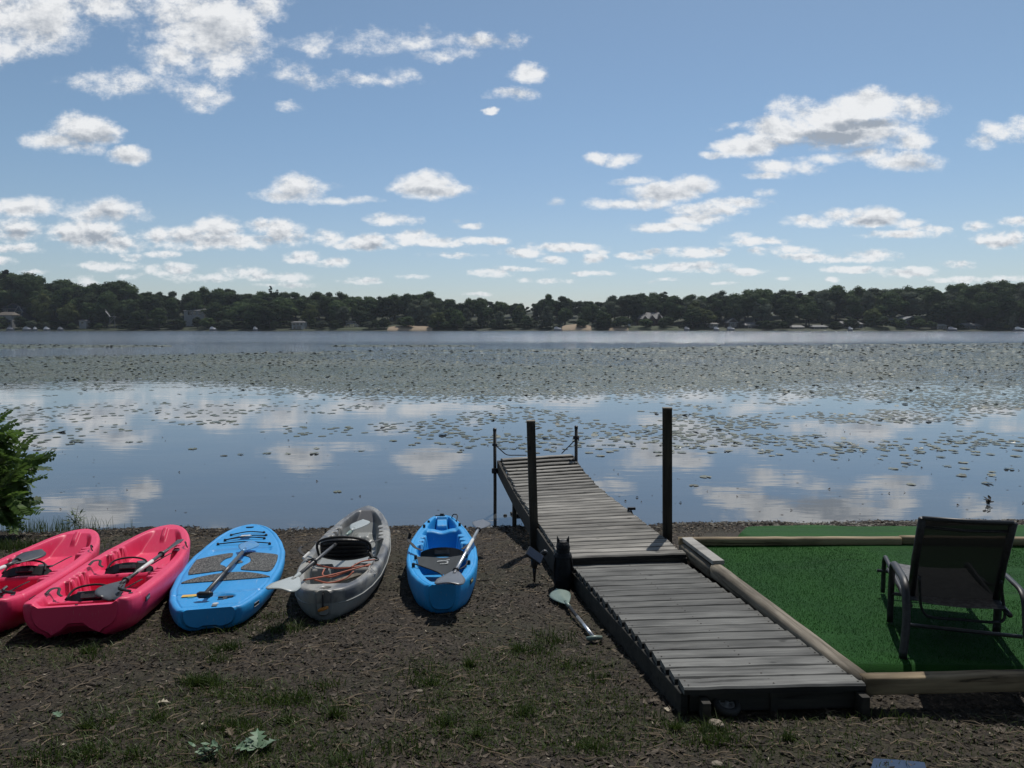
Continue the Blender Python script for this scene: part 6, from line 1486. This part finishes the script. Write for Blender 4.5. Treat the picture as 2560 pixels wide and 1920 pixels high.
# floating specks and sticks on the near water
n = 900; y = rng.uniform(10.9, 22, n); x = rng.uniform(-1, 1, n) * (y * .7); k = rng.random(n) < np.interp(1280 + x / y * F, [0, 1400, 2000, 2560], [.45, .3, 1, 1]) * (.3 + .7 * (fbm(x * .4, y * .4, 3) > .5)); x, y = x[k], y[k]; n = len(x); s = rng.uniform(.008, .03, n); a = rng.random(n) * 6.28
V = np.stack([np.stack([x + np.cos(a + q_) * s, y + np.sin(a + q_) * s * .6, .006 + (rng.random(n) < .3) * (q_ == 0) * s * .9], -1) for q_ in (0, 1.6, 3.1, 4.7)], 1).reshape(-1, 3)
tag(link('floating_debris', mesh_np('floating_debris', V, np.arange(n * 4).reshape(n, 4), M['debris'])), 'dark specks of leaf debris floating near the shore', 'debris', kind='stuff')
def twig(px, py, length, ang, label, mat='twig', r=.004, fork=False):
    p = gp(px, py, .006); d = Vector((math.cos(ang), math.sin(ang), 0)); s = Vector((-d.y, d.x, 0)); pts = []
    for i in range(6):
        f = i / 5 - .5; q_ = p + d * length * f + s * rr_(.06) * length; pts.append(Vector((q_.x, q_.y, float(gz(q_.x, q_.y)) + .006 + .012 * abs(f) * random.random())))
    b = MB(); sp_ = smoothpath(pts, 3); b.tube(sp_, [r * (1 - .6 * i / len(sp_)) for i in range(len(sp_))], 5)
    if fork: m_ = sp_[len(sp_) // 2]; b.tube([m_, m_ + d * length * .2 + s * length * .16 + Vector((0, 0, .008)), m_ + d * length * .34 + s * length * .2 + Vector((0, 0, .01))], r * .5, 4)
    return tag(b.build('twig', M[mat]), label, 'twig')
for a_ in [(400, 1612, .20, .15, 'bent pale twig just left of the board shadow', 'twig_pale', .003, True), (384, 1637, .07, 1.4, 'short pale twig stub below the bent pale twig', 'twig_pale', .004), (235, 1675, .13, .4, 'pale curved twig on the bare soil at the left', 'twig_pale', .003), (280, 1667, .10, .6, 'brown twig beside the pale curved twig', 'twig', .003), (238, 1713, .11, -.1, 'dark chunky stick on the bare soil at the left', 'twig', .008),
           (430, 1650, .22, .05, 'long dark twig left of centre under the board', 'twig', .004, True), (520, 1645, .16, -.05, 'dark twig lying level below the paddle board', 'twig', .004), (590, 1628, .14, .5, 'pale thin twig angled toward the grey kayak', 'twig_pale', .0025), (480, 1684, .10, -.05, 'short dark twig in the bare patch below the board', 'twig', .004), (640, 1548, .18, 1.2, 'dark forked twig between board and grey kayak', 'twig', .004, True),
           (1200, 1452, .20, .2, 'dark stick lying right of the bright blue kayak', 'twig', .009), (1020, 1525, .20, .25, 'dark forked twig in front of the blue kayak', 'twig', .004, True), (560, 1748, .16, .3, 'thin dark twig in the left grass', 'twig', .003), (1560, 1784, .09, .3, 'thick bark piece left of the ramp', 'twig', .012), (1490, 1905, .14, .7, 'dark stick at the bottom edge below centre', 'twig', .008),
           (1870, 1865, .42, -.25, 'long dark stick lying in front of the ramp', 'twig', .007, True), (2480, 1855, .16, -.3, 'dark twig on the soil at the bottom right', 'twig', .004, True), (2290, 1792, .10, .9, 'short twig on the bare soil below the near timber', 'twig', .003), (2520, 1730, .16, -.25, 'dark twig against the near turf timber', 'twig', .004, True), (2000, 1900, .12, .1, 'thin twig at the bottom edge in front of the ramp', 'twig', .003),
           (760, 1900, .16, .2, 'thin dark twig in the bottom grass', 'twig', .003), (1180, 1800, .2, -.1, 'long thin twig in the centre grass', 'twig', .003), (1330, 1798, .2, -.05, 'thin dark twig right of the centre grass', 'twig', .003), (860, 1617, .20, 0., 'long level twig below the grey kayak', 'twig', .003), (1450, 1300, .0001, 0, '', '', 0)][:-1]:
    twig(*a_)
def lobed_leaf(s, n=5, seed=0):
    rs = random.Random(seed); P = []
    for i in range(n * 2 + 1):
        f = i / (n * 2); w = (.34 if i % 2 else .10) * math.sin(math.pi * min(1, f + .12)) + .02; P.append((f, w * rs.uniform(.85, 1.15)))
    L_p = [(x * s, y * s) for x, y in P]; R_p = [(x * s, -y * s) for x, y in P]; return L_p, R_p
def oak_leaf(px, py, s, ang, label, mat, parent=None, dz=.012, P=None):
    l, r_ = lobed_leaf(s, 4, int(px)); V = [(x, 0, .10 * s * math.sin(x / s * 3)) for x, y in l] + [(x, y, .10 * s * math.sin(x / s * 3) + y * .35) for x, y in l] + [(x, y, .10 * s * math.sin(x / s * 3) - y * .25) for x, y in r_]; n = len(l)
    Fc = [(i, i + 1, n + i + 1, n + i) for i in range(n - 1)] + [(i, 2 * n + i, 2 * n + i + 1, i + 1) for i in range(n - 1)]
    p = P or gp(px, py, dz); b = MB(); b.add(V, Fc); o = b.build('oak_leaf' if parent is None else 'leaf', M[mat], parent); o.location = p if parent is None else P; o.rotation_euler = (rr_(.25), rr_(.25), ang)
    if parent is None: tag(o, label, 'leaf')
    return o
oak_leaf(392, 1758, .075, .2, 'pale bleached oak leaf in the left grass', 'paleleaf'); oak_leaf(150, 1792, .075, 2.6, 'grey green oak leaf at the left end of the grass', 'oakleaf')
oak_leaf(150, 1864, .03, 1.1, 'small bleached leaf scrap at the lower left', 'paleleaf'); oak_leaf(1625, 1753, .07, .1, 'pale dry leaf on the soil left of the ramp', 'deadleaf'); oak_leaf(1672, 1778, .05, 1.9, 'narrow pale leaf standing beside the ramp edge', 'paleleaf')
oak_leaf(1372, 1452, .06, .4, 'dry brown oak leaf between spotlight and owl decoy', 'deadleaf'); oak_leaf(1360, 1440, .055, 1.9, 'curled brown leaf by the spotlight stake', 'deadleaf'); oak_leaf(1540, 1630, .05, 2.2, 'dry leaf in the debris left of the ramp', 'deadleaf'); oak_leaf(580, 1838, .07, 2.3, 'brown curled oak leaf left of the green oak sprig', 'deadleaf')
oak_leaf(1500, 1578, .04, .5, 'brown leaf by the grip of the fallen paddle', 'deadleaf')
P = gp(645, 1880, .02); sprig = empty('oak_sprig', 'fallen green oak sprig with lobed leaves at the bottom left', 'leaf sprig', P)
for ang, s in ((1.9, .13), (2.9, .12), (.9, .10), (2.35, .11), (1.35, .09)): oak_leaf(645, 1880, s, ang, '', 'oakleaf', sprig, P=Vector((.02 * math.cos(ang), .02 * math.sin(ang), .01)))
b = MB(); b.tube([(0, 0, .01), (-.02, -.05, .0)], .003, 5); b.build('stalk', M['twig_pale'], sprig)
P = gp(520, 1890, .01); stemplant('weed', 'low grey green weed left of the oak sprig', P, [([(0, 0, 0), (dx, dy, .03), (dx * 2, dy * 2, .05)], 6) for dx, dy in ((-.03, 0), (.0, .02), (.03, 0))], 'oakleaf', (.05, .014))

def sticks(n):
    y = rng.uniform(3.2, 9.5, n); x = rng.uniform(-1, 1, n) * (y * .70); k = ~((y > 4.0) & (x > np.interp(y, [4, 7, 9.4], [.75, .5, .4])) & (x < 9)); x, y = x[k], y[k]
    n = len(x); a = rng.normal(0, .9, n); l = rng.uniform(.02, .09, n); w = rng.uniform(.0012, .003, n); dx, dy = np.cos(a) * l, np.sin(a) * l; nx_, ny_ = -np.sin(a) * w, np.cos(a) * w
    z0, z1 = gz(x - dx, y - dy) + .004, gz(x + dx, y + dy) + .004 + rng.uniform(0, .012, n); bz = rng.normal(0, .12, n) * l
    P = lambda px_, py_, pz_: np.stack([px_, py_, pz_], -1); mx_, my_, mz = x - np.sin(a) * bz * 2, y + np.cos(a) * bz * 2, (z0 + z1) / 2 + .004
    V = np.stack([P(x - dx - nx_, y - dy - ny_, z0), P(x - dx + nx_, y - dy + ny_, z0), P(x - dx, y - dy, z0 + w * 2), P(mx_ - nx_, my_ - ny_, mz), P(mx_ + nx_, my_ + ny_, mz), P(mx_, my_, mz + w * 2), P(x + dx, y + dy, z1)], 1).reshape(-1, 3)
    b_ = np.arange(n)[:, None] * 7
    Fc = np.concatenate([b_ + f for f in ([0, 3, 5], [0, 5, 2], [2, 5, 4], [2, 4, 1], [3, 6, 5], [5, 6, 4])])
    return tag(link('twig_litter', mesh_np('twig_litter', V, Fc, M['deadleaf'])), 'small dry twigs and needles strewn over the bare soil', 'litter', kind='stuff')
sticks(3000)

# ------------------------------------------------------------------ the wood behind the viewer and the oak that shades the foreground
M['oakcrown'] = leafmat('near_oak_leaves', (.022, .040, .012), (.05, .08, .025), .6, .3, .2, .2)
def big_tree(x, y, h, label, clumps, seed, tr=.3, name='oak_tree'):
    rs = np.random.default_rng(seed); z0 = float(gz(x, y, False)); r = empty(name, label, 'tree', (x, y, z0)); V = []; Fc = []; b_ = 0; b = MB()
    b.tube([(0, 0, -.3), (.08, .05, h * .3), (-.05, .1, h * .6), (0, 0, h * .92)], [tr * 1.25, tr, tr * .6, .05], 10)
    for (cx, cy, cz, rad) in clumps:
        nv = IC2 * rad * .7 * (1 + rs.uniform(-.15, .15, (len(IC2), 1))) * [1, 1, .6] + [cx, cy, cz]; V.append(nv); Fc += [tuple(k + b_ for k in f) for f in IF2]; b_ += len(nv)
        d = rs.normal(0, 1, (700, 3)); d /= np.linalg.norm(d, axis=1, keepdims=True); P = d * rad * rs.uniform(.6, 1.15, (700, 1)) * [1, 1, .65] + [cx, cy, cz]
        LV, LF = leaf_quads(P, d, .16, 1.0); V.append(LV); Fc += [tuple(f) for f in (LF + b_).tolist()]; b_ += len(LV)
        z1 = max(h * .3, cz - rad - 1.5); b.tube([(0, 0, z1 * .8), (cx * .5, cy * .5, (z1 + cz) / 2), (cx, cy, cz)], [tr * .35, tr * .2, .03], 6)
    link('crown', mesh_np('crown', np.concatenate(V), Fc, M['oakcrown']), r); b.build('trunk', M['bark'], r, True); return r
rs_ = random.Random(5)
def crown(h, spread, n, y0=0):
    return [(rs_.uniform(-spread, spread), y0 + rs_.uniform(-spread, spread), rs_.uniform(h * .3, h), rs_.uniform(1.6, 2.6)) for _ in range(n)]
for i, (x, y, h) in enumerate([(-13, -8, 14), (-5.5, -10, 16), (3, -9, 15), (10, -10, 15), (17, -6, 13), (-20, -3, 13)]):
    big_tree(x, y, h, ['oak behind the viewer on the far left', 'tall oak behind the viewer, left of the middle', 'oak straight behind the viewer', 'oak behind the viewer on the right', 'oak behind the viewer on the far right', 'outermost left oak behind the viewer'][i], crown(h, 3.6, 15), 300 + i)
# long limb of the leaning oak reaching out high above the foreground
big_tree(-3.2, -2.5, 12, 'leaning oak whose high limbs shade the nearest ground', [(dx, dy, dz, 1.5) for dx, dy, dz in ((1, 5.5, 11.6), (3, 7, 12), (5, 8, 12.2), (7, 8.3, 12.3), (-1, 7, 12), (2.2, 9, 12.8), (-3, 7.5, 12.2), (0, 3, 10.8), (3, 4.5, 11.5), (6, 5.5, 12), (9, 6.5, 12.2), (-4, 4.5, 11.5), (9.5, 9, 12.6))], 77, .34)

# ------------------------------------------------------------------ thin summer haze
hz = NT('haze'); hz.t.nodes.remove(hz.p); pvn = hz.n('ShaderNodeVolumePrincipled'); pvn.inputs['Color'].default_value = (.80, .88, 1, 1); pvn.inputs['Density'].default_value = .00011; pvn.inputs['Anisotropy'].default_value = .3
hz.l(pvn.outputs[0], hz.out.inputs['Volume'])
b = MB(); b.box((0, 1470, 21), (3060, 3080, 48)); tag(b.build('haze', hz.m), kind='stuff')
